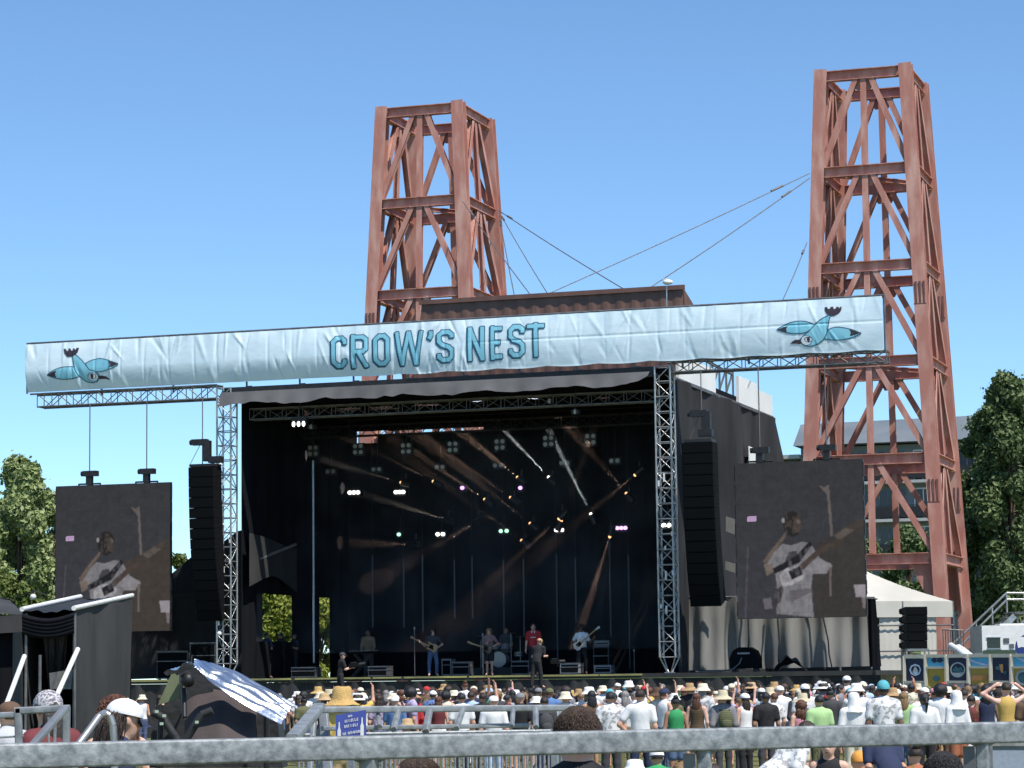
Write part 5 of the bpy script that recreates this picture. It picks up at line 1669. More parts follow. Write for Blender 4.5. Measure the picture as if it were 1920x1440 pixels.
def head_mesh(name, fn, mk, bend):
    b = MB(); fn(b)
    me = bpy.data.meshes.new(name)
    me.from_pydata([bend(p) for p in b.v], [], b.f)
    me.polygons.foreach_set('use_smooth', [True] * len(b.f))
    me.materials.append(M[mk])
    return me
def bumpy(b, amp, f):
    b.v = [(x + amp * sin(y * f + z * f * .7), y + amp * sin(x * f * 1.1 + z * f), z + amp * sin(x * f + y * f * 1.3)) for x, y, z in b.v]
def h_pack(b):
    b.ball((0, -.185, 1.2), (.15, .085, .21), 14, 10); b.ball((0, -.25, 1.12), (.11, .05, .1), 12, 8)
    for s in (-1, 1): b.path([(s * .09, -.12, 1.38), (s * .1, .02, 1.475), (s * .1, .13, 1.36)], .022, 6)
def h_short(b): b.ball((0, -.016, 1.637), (.087, .105, .097), 20, 14, z0=-.35); bumpy(b, .0012, 90)
def h_long(b):
    b.ball((0, -.018, 1.637), (.092, .108, .102), 16, 10, z0=-.3); b.ball((0, -.068, 1.49), (.1, .06, .19), 14, 12); bumpy(b, .006, 60)
def h_curly(b):
    b.ball((0, -.03, 1.63), (.118, .125, .12), 18, 12, z0=-.5); b.ball((0, -.06, 1.48), (.135, .085, .16), 16, 12); bumpy(b, .012, 75)
RH = random.Random(3)
def strands(b, n, wave, lo_, hi_, r=.0055):
    for i in range(n):
        a = RH.uniform(.12 * pi, .88 * pi) + pi if RH.random() < .7 else RH.uniform(0, 2 * pi)
        if (.22 if wave > .005 else .02) * pi < a % (2 * pi) < (.78 if wave > .005 else .98) * pi: a += pi
        e = RH.uniform(.1, 1.35)
        p = Vector((.088 * cos(a) * cos(e), -.016 + .104 * sin(a) * cos(e), 1.637 + .098 * sin(e)))
        pts = [p]
        L = RH.uniform(lo_, hi_); ph = RH.uniform(0, 6); out = Vector((cos(a), sin(a), 0))
        for k in range(1, 9):
            t = k / 8
            q = p + out * (.03 * sin(min(1, t * 2) * pi / 2) * (1.5 if wave else .5)) - Z * (L * t ** 1.2) + Vector((wave * sin(ph + t * 16), wave * cos(ph * 1.7 + t * 14), 0))
            pts.append(q)
        for k in range(8): b.tube(pts[k], pts[k + 1], r * (1 - .07 * k), 4, cap=False)
def h_curlystr(b): b.ball((0, -.018, 1.635), (.09, .106, .1), 18, 12, z0=-.35); strands(b, 420, .013, .14, .42)
def h_straight(b): b.ball((0, -.018, 1.635), (.088, .105, .098), 18, 12, z0=-.35); strands(b, 360, .002, .16, .36, .005)
def h_crop(b):
    b.ball((0, -.016, 1.637), (.0865, .1045, .0965), 24, 16, z0=-.42)
    for i in range(5200):
        a, e = RH.uniform(0, 2 * pi), math.asin(RH.uniform(-.42, 1))
        n = Vector((cos(a) * cos(e), sin(a) * cos(e), sin(e)))
        p = Vector((0, -.016, 1.637)) + Vector((n.x * .0865, n.y * .1045, n.z * .0965))
        d = (n * .45 + Vector((RH.gauss(0, .18), RH.gauss(0, .18) - .35, -.75))).normalized()
        b.tube(p, p + d * RH.uniform(.008, .016), .0017, 3, .0005, cap=False)
def h_bun(b):
    b.ball((0, -.016, 1.637), (.088, .106, .098), 16, 10, z0=-.35); b.ball((0, -.08, 1.73), (.048, .048, .045), 10, 8); bumpy(b, .004, 70)
def h_afro(b): b.ball((0, -.03, 1.66), (.135, .135, .13), 18, 12, z0=-.75); bumpy(b, .007, 80)
def h_pony(b):
    b.ball((0, -.016, 1.637), (.088, .106, .098), 16, 10, z0=-.35); b.tube((0, -.11, 1.66), (0, -.15, 1.55), .03, 8, .035); b.tube((0, -.15, 1.55), (0, -.13, 1.4), .035, 8, .012)
def lathe(b, prof, n=22, sy=1.15, c=(0, 0)):
    vs = [(c[0] + r * cos(2 * pi * i / n), c[1] + r * sy * sin(2 * pi * i / n), z) for r, z in prof for i in range(n)]
    b.add(vs, [(j * n + i, j * n + (i + 1) % n, (j + 1) * n + (i + 1) % n, (j + 1) * n + i) for j in range(len(prof) - 1) for i in range(n)], 0, True)
def t_cap(b):
    b.ball((0, -.005, 1.65), (.098, .115, .092), 16, 8, z0=-.1)
    b.sheet(lambda a, c: ((a - .5) * .165, .085 + c * .105 * sqrt(max(.05, 1 - (2 * a - 1) ** 2)), 1.648 - .03 * c), 10, 4)
def t_dome(b): b.ball((0, -.005, 1.65), (.098, .115, .094), 22, 12, z0=-.1); b.ball((0, -.005, 1.743), (.008, .008, .006), 8, 5)
def t_brim(b): b.sheet(lambda a, c: ((a - .5) * .17, .075 + c * .115 * sqrt(max(.05, 1 - (2 * a - 1) ** 2)), 1.652 - .035 * c - .02 * (2 * a - 1) ** 2), 14, 6)
def t_bucket(b): lathe(b, [(.165, 1.60), (.15, 1.615), (.112, 1.665), (.105, 1.69), (.092, 1.745), (.06, 1.755), (.001, 1.757)])
def t_straw(b): lathe(b, [(.225, 1.60), (.215, 1.597), (.16, 1.638), (.108, 1.668), (.104, 1.69), (.096, 1.76), (.08, 1.785), (.04, 1.775), (.001, 1.772)], 28, 1.1)
def t_bigstraw(b): lathe(b, [(.24, 1.585), (.215, 1.597), (.18, 1.622), (.152, 1.645), (.146, 1.665), (.138, 1.70), (.128, 1.77), (.11, 1.812), (.085, 1.825), (.05, 1.805), (.001, 1.79)], 32, 1.05); bumpy(b, .005, 22)
def t_beanie(b): b.ball((0, -.008, 1.645), (.094, .112, .11), 16, 10, z0=-.25)
def t_scarf(b):
    lathe(b, [(.17, 1.40), (.145, 1.45), (.112, 1.52), (.102, 1.60), (.1, 1.66), (.086, 1.715), (.055, 1.742), (.001, 1.752)], 24, 1.1); bumpy(b, .004, 40)
def t_bandana(b):
    b.ball((0, -.01, 1.645), (.096, .113, .104), 20, 12, z0=-.3); b.ball((0, -.12, 1.60), (.025, .02, .022), 8, 6)
M['floral'] = mat('floral_print_cotton', (1, .97, .98), (.3, .26, .3), 55, .85, 0, .2, 20, objcol=True, lo=.46, hi=.54)
HEADS = {'short': (h_short, 'hair', 'hair'), 'long': (h_long, 'hair', 'hair'), 'curly': (h_curly, 'hair', 'hair'), 'bun': (h_bun, 'hair', 'hair'), 'crop': (h_crop, 'hair', 'hair'), 'curlystr': (h_curlystr, 'hair', 'hair'), 'straight': (h_straight, 'hair', 'hair'), 'afro': (h_afro, 'hair', 'hair'), 'pony': (h_pony, 'hair', 'hair'),
         'cap': (t_cap, 'hatcloth', 'cap'), 'navycap': (t_dome, 'hatcloth', 'cap'), 'brim': (t_brim, 'hatcloth', 'cap_brim'), 'bucket': (t_bucket, 'hatcloth', 'bucket_hat'), 'straw': (t_straw, 'straw', 'straw_hat'), 'beanie': (t_beanie, 'hatcloth', 'beanie'), 'bigstraw': (t_bigstraw, 'straw', 'straw_hat'), 'scarf': (t_scarf, 'hatcloth', 'head_scarf'), 'bandana': (t_bandana, 'floral', 'bandana')}
def pose(key):
    if key not in POSES:
        spec = PSPEC[key]
        POSES[key] = make_pose(key, *spec)
    return POSES[key]
SL = stand_legs
PSPEC = {
 'm1': (0, 'down', 'down', SL()), 'm2': (0, 'hip', 'down', SL(.12, .04)), 'm3': (0, 'fold', 'fold', SL(.12)), 'm4': (0, 'bent', 'bent', SL(.1, .03)), 'm5': (0, 'down', 'up', SL(.11)), 'm6': (0, 'phone', 'phone', SL(.12), .03),
 'w1': (1, 'down', 'down', SL(.085)), 'w2': (1, 'hip', 'hip', SL(.1, .03)), 'w3': (1, 'bent', 'down', SL(.09)), 'w4': (1, 'up', 'up', SL(.1)), 'w5': (1, 'head', 'head', SL(.1)), 'w6': (1, 'phone', 'bent', SL(.09)),
 'sitm': (0, 'lean', 'lean', SITL, .18, .022, .78), 'sitw': (1, 'lean', 'bent', SITL, .1, .022, .78), 'kneel': (1, 'down', 'bent', KNEE, .1, .022, .45), 'bendm': (0, 'lean', 'lean', SL(.12), .75),
 'guit': (0, 'neck', 'strum', SL(.14, .03), .05, .016), 'guit2': (0, 'strum', 'neck', SL(.14, .03), .08, .016), 'sing': (1, 'strum', 'bent', SL(.09), .02, .016), 'stand': (0, 'down', 'down', SL(.11), 0, .016), 'keys': (0, 'lean', 'lean', SL(.12), .12, .016), 'camop': (0, 'aim', 'aim', SL(.13, .06), .12, .016), 'camop2': (0, 'lean', 'aim', SL(.13, .1), .35, .016), 'drum': (0, 'lean', 'lean', SITL, .1, .016, .34),
 'near': (0, 'down', 'down', SL(.11), 0, .0125), 'nearw': (1, 'bent', 'down', SL(.1), .22, .0125)}
def fix_legs():
    pass
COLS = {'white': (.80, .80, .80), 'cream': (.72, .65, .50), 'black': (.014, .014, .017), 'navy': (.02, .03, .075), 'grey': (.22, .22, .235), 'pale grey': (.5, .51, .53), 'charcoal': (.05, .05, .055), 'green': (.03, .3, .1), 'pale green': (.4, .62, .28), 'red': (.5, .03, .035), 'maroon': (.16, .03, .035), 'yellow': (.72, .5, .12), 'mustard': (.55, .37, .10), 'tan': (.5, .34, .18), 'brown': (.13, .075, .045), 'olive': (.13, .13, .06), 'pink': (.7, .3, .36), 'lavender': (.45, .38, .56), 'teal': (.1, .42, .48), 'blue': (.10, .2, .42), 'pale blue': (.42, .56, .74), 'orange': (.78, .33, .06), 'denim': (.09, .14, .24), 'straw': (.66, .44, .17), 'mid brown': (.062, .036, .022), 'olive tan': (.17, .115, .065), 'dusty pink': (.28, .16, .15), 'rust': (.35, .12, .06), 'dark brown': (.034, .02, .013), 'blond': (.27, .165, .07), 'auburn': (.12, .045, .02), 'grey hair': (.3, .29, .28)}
SKINS = [(.62, .36, .26), (.55, .30, .21), (.66, .41, .31), (.35, .19, .12), (.16, .08, .05), (.72, .44, .36), (.45, .25, .16)]
NHEAD = {'cap': 'cap', 'navycap': 'cap', 'bucket': 'bucket hat', 'straw': 'straw hat', 'bigstraw': 'tall straw hat', 'beanie': 'beanie', 'scarf': 'head scarf'}
NHAIR = {'short': 'short', 'long': 'long', 'curly': 'long curly', 'bun': 'bunned', 'afro': 'round curly', 'pony': 'ponytailed', 'crop': 'cropped', 'curlystr': 'long curly', 'straight': 'long'}
NSH = {'tee': 't-shirt', 'long': 'long sleeved top', 'tank': 'sleeveless top'}
ARMW = {'m5': 'one arm raised', 'w4': 'both arms raised', 'w5': 'hands on head', 'm3': 'arms folded', 'm6': 'holding arms forward', 'w2': 'hands on hips'}
def person(p, pz, rot, sc, shirt, scol, legs, lcol, heads, skin=0, label=None, group='concert crowd on the grass'):
    P = pose(pz)
    o = bpy.data.objects.new('person', P['body']); COL.objects.link(o)
    o.location, o.rotation_euler, o.scale = p, (0, 0, rot), (sc, sc, sc)
    o.color = (*SKINS[skin], 1)
    def child(nm, me, c):
        k = bpy.data.objects.new(nm, me); COL.objects.link(k); k.parent = o; k.color = (*COLS[c], 1)
        return k
    child('shirt', P['shirt'][shirt], scol)
    child(legs, P['legs'][legs], lcol)
    for hk, hc in heads:
        if hk not in P['head']:
            fn, mk, nm = HEADS[hk]
            P['head'][hk] = head_mesh(nm, fn, mk, P['bend'])
        kc = child(HEADS[hk][2], P['head'][hk], hc)
        if len(heads) == 2:
            kc.scale = (.94, .94, .988) if hk == heads[0][0] else (1.04, 1.04, 1.004)
    if group == 'concert crowd on the grass' and P['drop'] == 0 and pz != 'bendm' and shirt != 'tank' and scol not in ('white', 'pale green') and R.random() < .16 and heads[-1][0] not in ('long', 'curly', 'pony', 'scarf'):
        if 'pack' not in P['head']: P['head']['pack'] = head_mesh('backpack', h_pack, 'cloth', P['bend'])
        child('backpack', P['head']['pack'], R.choice(['black', 'black', 'charcoal', 'navy', 'olive', 'maroon', 'grey']))
    tag(o, label, 'person', group)
    return o
def gx(px, Y):
    d = ray(px, 1290)
    return Vector((d.x * (Y / d.y), Y, 0))
MARKS = [(300, 'by the lean-to tent'), (410, 'by the sunshade'), (560, 'below the wing drape'), (690, 'below the keyboard player'), (800, 'below the guitarist'), (915, 'below the blonde singer'), (1000, 'below the red shirted performer'), (1090, 'below the bass player'), (1185, 'before the lattice column'), (1250, 'at the lattice column'), (1320, 'below the hanging speakers'), (1400, 'below the round black machine'), (1470, 'below the covered gear'), (1550, 'below the big screen'), (1640, 'below the curtain strip'), (1714, 'below the speaker stack'), (1755, 'below the ochre panel'), (1797, 'below the silver badge panel'), (1838, 'below the house panel'), (1880, 'below the dark panel'), (1950, 'below the round sign')]
def where(px): return min(MARKS, key=lambda m: abs(m[0] - px))[1]
def rowname(Y): return 'front rows' if Y > 80 else 'middle rows' if Y > 63 else 'rear rows'
def plabel(pz, shirt, scol, heads, px, Y):
    hk, hc = heads[-1]
    hd = ('%s %s' % (hc, NHEAD[hk])) if hk in NHEAD else ('%s %s hair' % (NHAIR[hk], hc.replace(' hair', '')))
    a = ARMW.get(pz)
    s = 'person in %s %s, %s%s, %s, %s' % (scol, NSH[shirt], hd, (', ' + a) if a else '', rowname(Y), where(px))
    w = s.split()
    if len(w) > 16: s = 'person in %s %s, %s, %s, %s' % (scol, NSH[shirt], hd, rowname(Y), where(px))
    if len(s.split()) > 16: s = 'person in %s %s, %s, %s' % (scol, NSH[shirt], hd, where(px))
    return s
# -------- people picked out of the photograph: px, depth, pose, turn, scale, shirt, colour, legs, colour, head pieces, skin
HERO = [
 (1144, 48, 'm1', .1, 1.02, 'tee', 'white', 'trousers', 'charcoal', [('short', 'black')], 1), (1200, 47, 'm2', -.1, 1.04, 'tee', 'white', 'trousers', 'navy', [('short', 'dark brown')], 0),
 (1266, 49, 'w1', .05, .95, 'tank', 'green', 'shorts', 'denim', [('bun', 'black')], 3), (1232, 60, 'm1', .3, 1.0, 'tank', 'cream', 'shorts', 'tan', [('straw', 'brown')], 0),
 (1179, 72, 'm1', 0, 1.1, 'tee', 'black', 'trousers', 'black', [('bucket', 'white')], 1), (1355, 52, 'm4', .2, .98, 'long', 'grey', 'trousers', 'charcoal', [('straw', 'cream')], 0),
 (1372, 70, 'm1', -.3, 1.05, 'tee', 'black', 'shorts', 'tan', [('cap', 'cream')], 2), (1396, 53, 'w3', .5, .96, 'tank', 'white', 'trousers', 'black', [('long', 'dark brown'), ('cap', 'white')], 0),
 (1306, 55, 'w1', -.3, .97, 'tank', 'brown', 'shorts', 'denim', [('long', 'auburn')], 2), (1435, 52, 'm1', .2, .98, 'tee', 'black', 'trousers', 'charcoal', [('short', 'black')], 3),
 (1462, 60, 'm2', 0, 1.03, 'tee', 'white', 'shorts', 'navy', [('cap', 'white')], 0), (1535, 47, 'm4', .3, .96, 'tee', 'pale green', 'trousers', 'olive', [('short', 'black')], 0), (1556, 55, 'm1', -.2, 1.0, 'tee', 'charcoal', 'trousers', 'black', [('bun', 'black')], 1),
 (1500, 48, 'w3', .3, .9, 'tank', 'pink', 'shorts', 'cream', [('curly', 'auburn')], 2), (1600, 46, 'm1', .1, .98, 'long', 'white', 'trousers', 'cream', [('scarf', 'white')], 1), (1588, 70, 'm1', 0, 1.14, 'tee', 'white', 'trousers', 'white', [('short', 'black'), ('cap', 'white')], 0),
 (1656, 44, 'm1', -.05, 1.09, 'tee', 'white', 'trousers', 'grey', [('short', 'black'), ('beanie', 'teal')], 4), (1694, 50, 'w3', -.3, .97, 'tee', 'pale green', 'trousers', 'denim', [('long', 'blond')], 0),
 (1732, 46, 'm1', .15, .97, 'long', 'white', 'trousers', 'black', [('pony', 'black')], 4), (1763, 52, 'm1', -.1, 1.02, 'tee', 'white', 'trousers', 'brown', [('afro', 'black')], 4),
 (1793, 48, 'w3', .4, .98, 'long', 'white', 'shorts', 'rust', [('scarf', 'white')], 2), (1820, 50, 'w1', 0, .93, 'tank', 'maroon', 'shorts', 'white', [('short', 'dark brown')], 2), (1848, 50, 'w1', .1, 1.04, 'tank', 'navy', 'trousers', 'denim', [('long', 'black')], 3),
 (1886, 49, 'w5', .2, 1.06, 'tank', 'mustard', 'shorts', 'denim', [('short', 'dark brown')], 5), (1930, 48, 'm1', 0, 1.0, 'tee', 'brown', 'trousers', 'black', [('long', 'dark brown')], 2),
 (773, 64, 'm1', .6, 1.0, 'long', 'red', 'trousers', 'brown', [('straw', 'tan')], 1), (800, 74, 'm1', 0, 1.06, 'tee', 'brown', 'shorts', 'black', [('cap', 'red')], 2), (865, 56, 'm1', .2, 1.0, 'tee', 'white', 'trousers', 'black', [('short', 'black')], 1),
 (925, 50, 'm1', 0, .98, 'tee', 'white', 'trousers', 'pale blue', [('cap', 'white')], 0), (872, 82, 'w1', .1, 1.12, 'tee', 'white', 'shorts', 'white', [('bun', 'auburn')], 0), (905, 57, 'm5', .2, 1.0, 'tee', 'black', 'trousers', 'black', [('short', 'dark brown')], 1),
 (975, 54, 'm1', -.2, 1.0, 'tee', 'black', 'shorts', 'olive', [('cap', 'grey')], 0), (1020, 52, 'm4', .2, .96, 'tee', 'charcoal', 'trousers', 'navy', [('short', 'dark brown')], 0), (1060, 56, 'm1', 0, .99, 'tee', 'white', 'trousers', 'grey', [('bucket', 'cream')], 0),
 (710, 60, 'w1', .2, .98, 'tee', 'lavender', 'shorts', 'denim', [('long', 'dark brown')], 2), (740, 58, 'm3', -.2, .96, 'tee', 'blue', 'shorts', 'tan', [('cap', 'white')], 0), (641, 37, 'm1', .3, 1.06, 'tee', 'yellow', 'trousers', 'tan', [('bigstraw', 'straw')], 0),
 (822, 60, 'w1', 0, .95, 'tank', 'maroon', 'shorts', 'white', [('long', 'auburn')], 0), (600, 66, 'm1', 0, 1.0, 'tee', 'cream', 'trousers', 'brown', [('bucket', 'cream')], 1)]
used = {}
def place(px, Y, pz, turn, sc, shirt, scol, legs, lcol, heads, skin):
    lb = plabel(pz, shirt, scol, heads, px, Y)
    if lb in used:
        for ex in (lcol + ' ' + legs, ):
            l2 = lb.replace('person in', 'person in %s and' % ex)
            if len(l2.split()) <= 16 and l2 not in used: lb = l2
    used[lb] = 1
    return person(gx(px, Y), pz, turn, sc, shirt, scol, legs, lcol, heads, skin, lb)
for h_ in HERO: place(*h_)
SHW = ['white'] * 17 + ['black'] * 6 + ['charcoal'] * 4 + ['navy'] * 4 + ['cream'] * 3 + ['grey'] * 3 + ['pale grey'] * 2 + ['red', 'maroon', 'green', 'yellow', 'tan', 'brown', 'olive', 'pink', 'lavender', 'teal', 'blue', 'pale blue', 'rust', 'pale green']
HAIRC = ['dark brown'] * 5 + ['black'] * 5 + ['auburn'] * 3 + ['blond'] * 2 + ['grey hair']
HATC = ['white'] * 9 + ['cream'] * 7 + ['black'] * 3 + ['navy', 'tan', 'pink', 'teal', 'red', 'grey', 'pale blue', 'olive']
herox = [(h_[0], h_[1]) for h_ in HERO]
rows = [(89, 300, 1640, 1.35), (86, 540, 1930, 1.15), (83, 258, 1700, 1.1), (79.5, 545, 1930, 1.05), (76, 550, 1930, 1.0), (72, 560, 1930, 1.0), (68, 560, 1940, 1.0), (64, 565, 1940, 1.0), (60, 590, 1940, 1.08), (56.5, 1090, 1940, 1.25), (53, 1280, 1950, 1.7)]
for (Y0, xa, xb, gap) in rows:
    px = xa + R.uniform(0, 20)
    while px < xb:
        Y = Y0 + R.uniform(-1.1, 1.1)
        fem = R.random() < .5
        if all(abs(px - hx) > .42 * FPX / Y * .8 or abs(Y - hy) > 2.5 for hx, hy in herox) and not (px < 560 and Y < 80 and px > 330):
            pz = R.choice(['w1', 'w1', 'w1', 'w2', 'w3', 'w6', 'w1', 'w3', 'w4'] if fem else ['m1', 'm1', 'm1', 'm2', 'm3', 'm4', 'm6', 'm1', 'm2', 'm5'])
            if pz in ('w4', 'm5') and R.random() < .6: pz = 'w1' if fem else 'm1'
            hair = R.choice(['long', 'long', 'bun', 'pony', 'short', 'curly'] if fem else ['short', 'short', 'short', 'short', 'afro', 'long'])
            heads = [(hair, R.choice(HAIRC))]
            if R.random() < .5: heads.append((R.choice(['cap', 'cap', 'cap', 'cap', 'cap', 'cap', 'bucket', 'bucket', 'straw']), R.choice(HATC)))
            if heads[-1][0] == 'straw': heads[-1] = ('straw', R.choice(['straw', 'cream', 'tan', 'straw']))
            shirt = R.choice(['tank', 'tank', 'tee', 'tee', 'long'] if fem else ['tee', 'tee', 'tee', 'tank', 'long'])
            legs = R.choice(['shorts', 'trousers', 'shorts'])
            sk = R.choice([0, 0, 1, 1, 2, 2, 3, 4, 5, 6])
            place(px, Y, pz, R.gauss(0, .35) + (R.choice([1.4, -1.4, 2.6]) if R.random() < .1 else 0), R.uniform(.93, 1.04) * (.97 if fem else 1.02), shirt, R.choice(SHW), legs, R.choice(['denim', 'black', 'charcoal', 'tan', 'navy', 'white', 'olive', 'cream']), heads, sk)
        px += gap * R.uniform(.75, 1.25) * FPX / Y * .62
# -------- people low in front: sitting, kneeling, bending
LOW = [(1232, 38, 'sitm', .1, 1.05, 'tee', 'green', 'shorts', 'olive', [('short', 'black'), ('cap', 'white')], 1, 'person sitting on the grass in white cap, below the green sleeveless top'),
 (1186, 34, 'sitw', -.2, 1.0, 'tank', 'cream', 'shorts', 'denim', [('short', 'blond'), ('bucket', 'white')], 0, 'person sitting in white bucket hat just under the rail, before the white t-shirts'),
 (1610, 33, 'sitm', 0, 1.12, 'long', 'orange', 'trousers', 'brown', [('beanie', 'orange')], 0, 'person sitting in bright orange hood under the rail'),
 (1667, 31, 'bendm', .2, .92, 'tee', 'navy', 'trousers', 'black', [('short', 'black')], 1, 'person bending forward in dark navy shirt under the rail near its end post'),
 (1552, 30, 'kneel', 2.9, 1.05, 'tank', 'black', 'shorts', 'black', [('long', 'dark brown')], 2, 'bare shouldered person kneeling in small black top under the rail'),
 (1430, 27, 'bendm', -1.2, 1.0, 'tee', 'white', 'trousers', 'denim', [('short', 'dark brown')], 0, 'person bending over in bright white shirt under the rail'),
 (1508, 29, 'sitw', 1.0, 1.1, 'tank', 'pale grey', 'shorts', 'black', [('short', 'blond'), ('cap', 'cream')], 5, 'person sitting in cream cap beside the kneeling black top'),
 (1345, 30, 'sitm', .4, 1.1, 'tee', 'lavender', 'shorts', 'grey', [('short', 'dark brown')], 4, 'dark haired person sitting in lavender t-shirt beside a rail post'),
 (1270, 33, 'sitm', -.4, 1.0, 'tee', 'yellow', 'shorts', 'tan', [('curly', 'blond')], 0, 'person with blond curls sitting in yellow t-shirt under the rail'),
 (1716, 36, 'sitw', .3, 1.1, 'tee', 'rust', 'shorts', 'denim', [('bun', 'dark brown')], 2, 'person with hair bun sitting in rust t-shirt under the rail'),
 (765, 50, 'kneel', .3, 1.0, 'tee', 'tan', 'shorts', 'brown', [('bucket', 'tan')], 1, 'person kneeling in tan t-shirt and tan bucket hat behind the upright bars')]
for (px, Y, pz, tn, sc, sh, sc_, lg, lc, hd, sk, lb) in LOW:
    person(gx(px, Y), pz, tn, sc, sh, sc_, lg, lc, hd, sk, lb)
# -------- people right behind the rails
tag_near = 'people standing close behind the rail'
def near(px, Y, ztop, pz, turn, sh, sc_, hd, sk, lb, top=1.735):
    o = person(gx(px, Y), pz, turn, ztop / top, sh, sc_, 'trousers', 'charcoal', hd, sk, lb, tag_near)
    if hd[-1][0] == 'navycap':
        P = pose(pz); k = bpy.data.objects.new('cap_brim', head_mesh('cap_brim', t_brim, 'hatcloth', P['bend'])); COL.objects.link(k); k.parent = o; k.color = (*COLS['navy'], 1); k['label'] = 'navy cap brim'
near(1081, 11.0, 1.893, 'near', .08, 'tee', 'black', [('crop', 'mid brown')], 5, 'man with short dark hair and black t-shirt close behind the thick rail')
near(1764, 11.4, 1.678, 'near', -.15, 'tee', 'charcoal', [('crop', 'black')], 3, 'dark haired head just under the thick rail beside the end post')
near(775, 11.2, 1.69, 'near', 1.3, 'tee', 'black', [('crop', 'mid brown')], 5, 'head turned sideways just under the thick rail, beside the black shirted man')
near(187, 18, 1.915, 'nearw', -1.0, 'tee', 'navy', [('straight', 'dark brown'), ('navycap', 'white')], 2, 'person in white cap with dark hair behind the hoop rail', 1.742)
near(230, 19, 1.945, 'nearw', .5, 'tank', 'olive', [('curlystr', 'auburn')], 2, 'person with long curly auburn hair beside the white cap')
near(112, 21, 1.96, 'nearw', .7, 'tee', 'maroon', [('long', 'dark brown'), ('bandana', 'pale grey')], 2, 'person in patterned grey bandana behind the gate frame')
near(18, 26, 1.845, 'near', 1.0, 'tee', 'pale grey', [('short', 'dark brown'), ('cap', 'brown')], 2, 'person in brown cap at the outer end behind the gate frame', 1.742)

# ------------------------------------------------------------------ performers and crew
def onstage(px, v): 
    u, _ = uz(px, 1250, v)
    return S(u, v, FZ)
TO_CAM = pi - TH * .3
def guitar(c, ax, front, ln, body_m, label, bass=False):
    ax, front = Vector(ax).normalized(), Vector(front).normalized()
    sd = ax.cross(front).normalized(); front = sd.cross(ax).normalized()
    t = thing('electric_guitar', c, label, 'guitar', 'guitars played on the stage')
    b = MB()
    prof = [(-.22, .0), (-.2, .12), (-.1, .165), (.0, .13), (.08, .12), (.17, .15), (.23, .12), (.15, .05), (.14, -.05), (.2, -.12), (.13, -.15), (.05, -.12), (-.03, -.13), (-.12, -.17), (-.2, -.12)]
    q = [c + ax * a + sd * s for a, s in prof]
    b.prism(q, front * .045); b.build('guitar_body', body_m, t)
    b = MB(); b.beam(c + ax * .1 + front * .045, c + ax * ln + front * .03, .05, .022, front); b.build('neck', mat('guitar_neck_maple', (.4, .25, .11), (.32, .19, .09), 8, .5), t)
    b = MB(); h_ = c + ax * ln + front * .02
    b.prism([h_ - sd * .03, h_ + sd * .03, h_ + ax * .17 + sd * .06, h_ + ax * .19 - sd * .02], front * .018); b.build('headstock', body_m if bass else bpy.data.materials['guitar_neck_maple'], t)
    b = MB(); b.prism([c + ax * a + sd * s + front * .047 for a, s in ((-.1, -.08), (.12, -.07), (.14, .04), (-.02, .09))], front * .004); b.build('pickguard', M['speaker'], t)
PG = 'performers on the stage'  # some performer garments use darkened tints that stand in for the stage's shade
fr = -V
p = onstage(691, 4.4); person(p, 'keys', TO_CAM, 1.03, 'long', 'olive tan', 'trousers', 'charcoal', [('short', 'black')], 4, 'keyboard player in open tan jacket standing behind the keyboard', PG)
k0 = p - V * .55
t = thing('keyboard', k0, 'black stage keyboard on an x-shaped stand before the player in tan', 'keyboard')
b = MB(); b.box(k0 + Z * .93, (1.3, .34, .1), AX); b.build('keyboard_body', M['speaker'], t)
b = MB(); b.box(k0 + Z * .985 + V * .06, (1.15, .13, .012), AX); b.build('keys', M['lamp_dim'], t)
b = MB()
for s in (-1, 1):
    for v in (-.12, .12): b.beam(k0 + U * (s * .42) + V * v + Z * .02, k0 - U * (s * .35) + V * v + Z * .88, .04, .04)
b.build('stand', M['black_metal'], t)
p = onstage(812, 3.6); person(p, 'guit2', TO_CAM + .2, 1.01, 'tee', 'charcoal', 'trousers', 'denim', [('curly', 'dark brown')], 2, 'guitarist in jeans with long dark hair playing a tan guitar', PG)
guitar(p - V * .22 + Z * 1.08 + U * .05, -U * .9 + Z * .42 - V * .1, fr, .72, mat('sunburst_tan', (.30, .17, .07), (.38, .24, .11), 3, .35), 'tan electric guitar held by the guitarist in jeans')
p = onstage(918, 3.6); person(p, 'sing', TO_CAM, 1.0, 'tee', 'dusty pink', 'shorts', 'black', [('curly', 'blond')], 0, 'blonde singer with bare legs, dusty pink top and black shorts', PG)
guitar(p - V * .22 + Z * 1.0 - U * .03, -U * .93 + Z * .3, fr, .6, mat('black_gloss_guitar', (.015, .013, .012), (.05, .03, .02), 3, .25), 'dark electric guitar slung low on the blonde singer')
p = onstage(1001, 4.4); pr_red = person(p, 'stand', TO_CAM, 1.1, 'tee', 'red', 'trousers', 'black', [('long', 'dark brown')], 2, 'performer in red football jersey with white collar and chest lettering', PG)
b = MB()
for k in range(8): b.box((-.075 + k * .0215, .148, 1.262), (.015, .012, .03 if k % 3 else .036))
for s in (-1, 1): b.prism([(s * .015, .1, 1.47), (s * .075, .045, 1.49), (s * .05, .125, 1.39)], (0, .012, 0))
o = b.build('jersey_print', M['print_white']); o.parent = pr_red
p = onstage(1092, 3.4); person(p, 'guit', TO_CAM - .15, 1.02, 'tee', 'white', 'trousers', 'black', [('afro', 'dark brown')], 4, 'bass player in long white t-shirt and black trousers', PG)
guitar(p - V * .22 + Z * 1.08 - U * .04, U * .78 + Z * .62 - V * .1, fr, .86, mat('white_bass_body', (.6, .58, .54), (.5, .48, .45), 3, .3), 'white electric bass held by the bass player, neck pointing up', True)
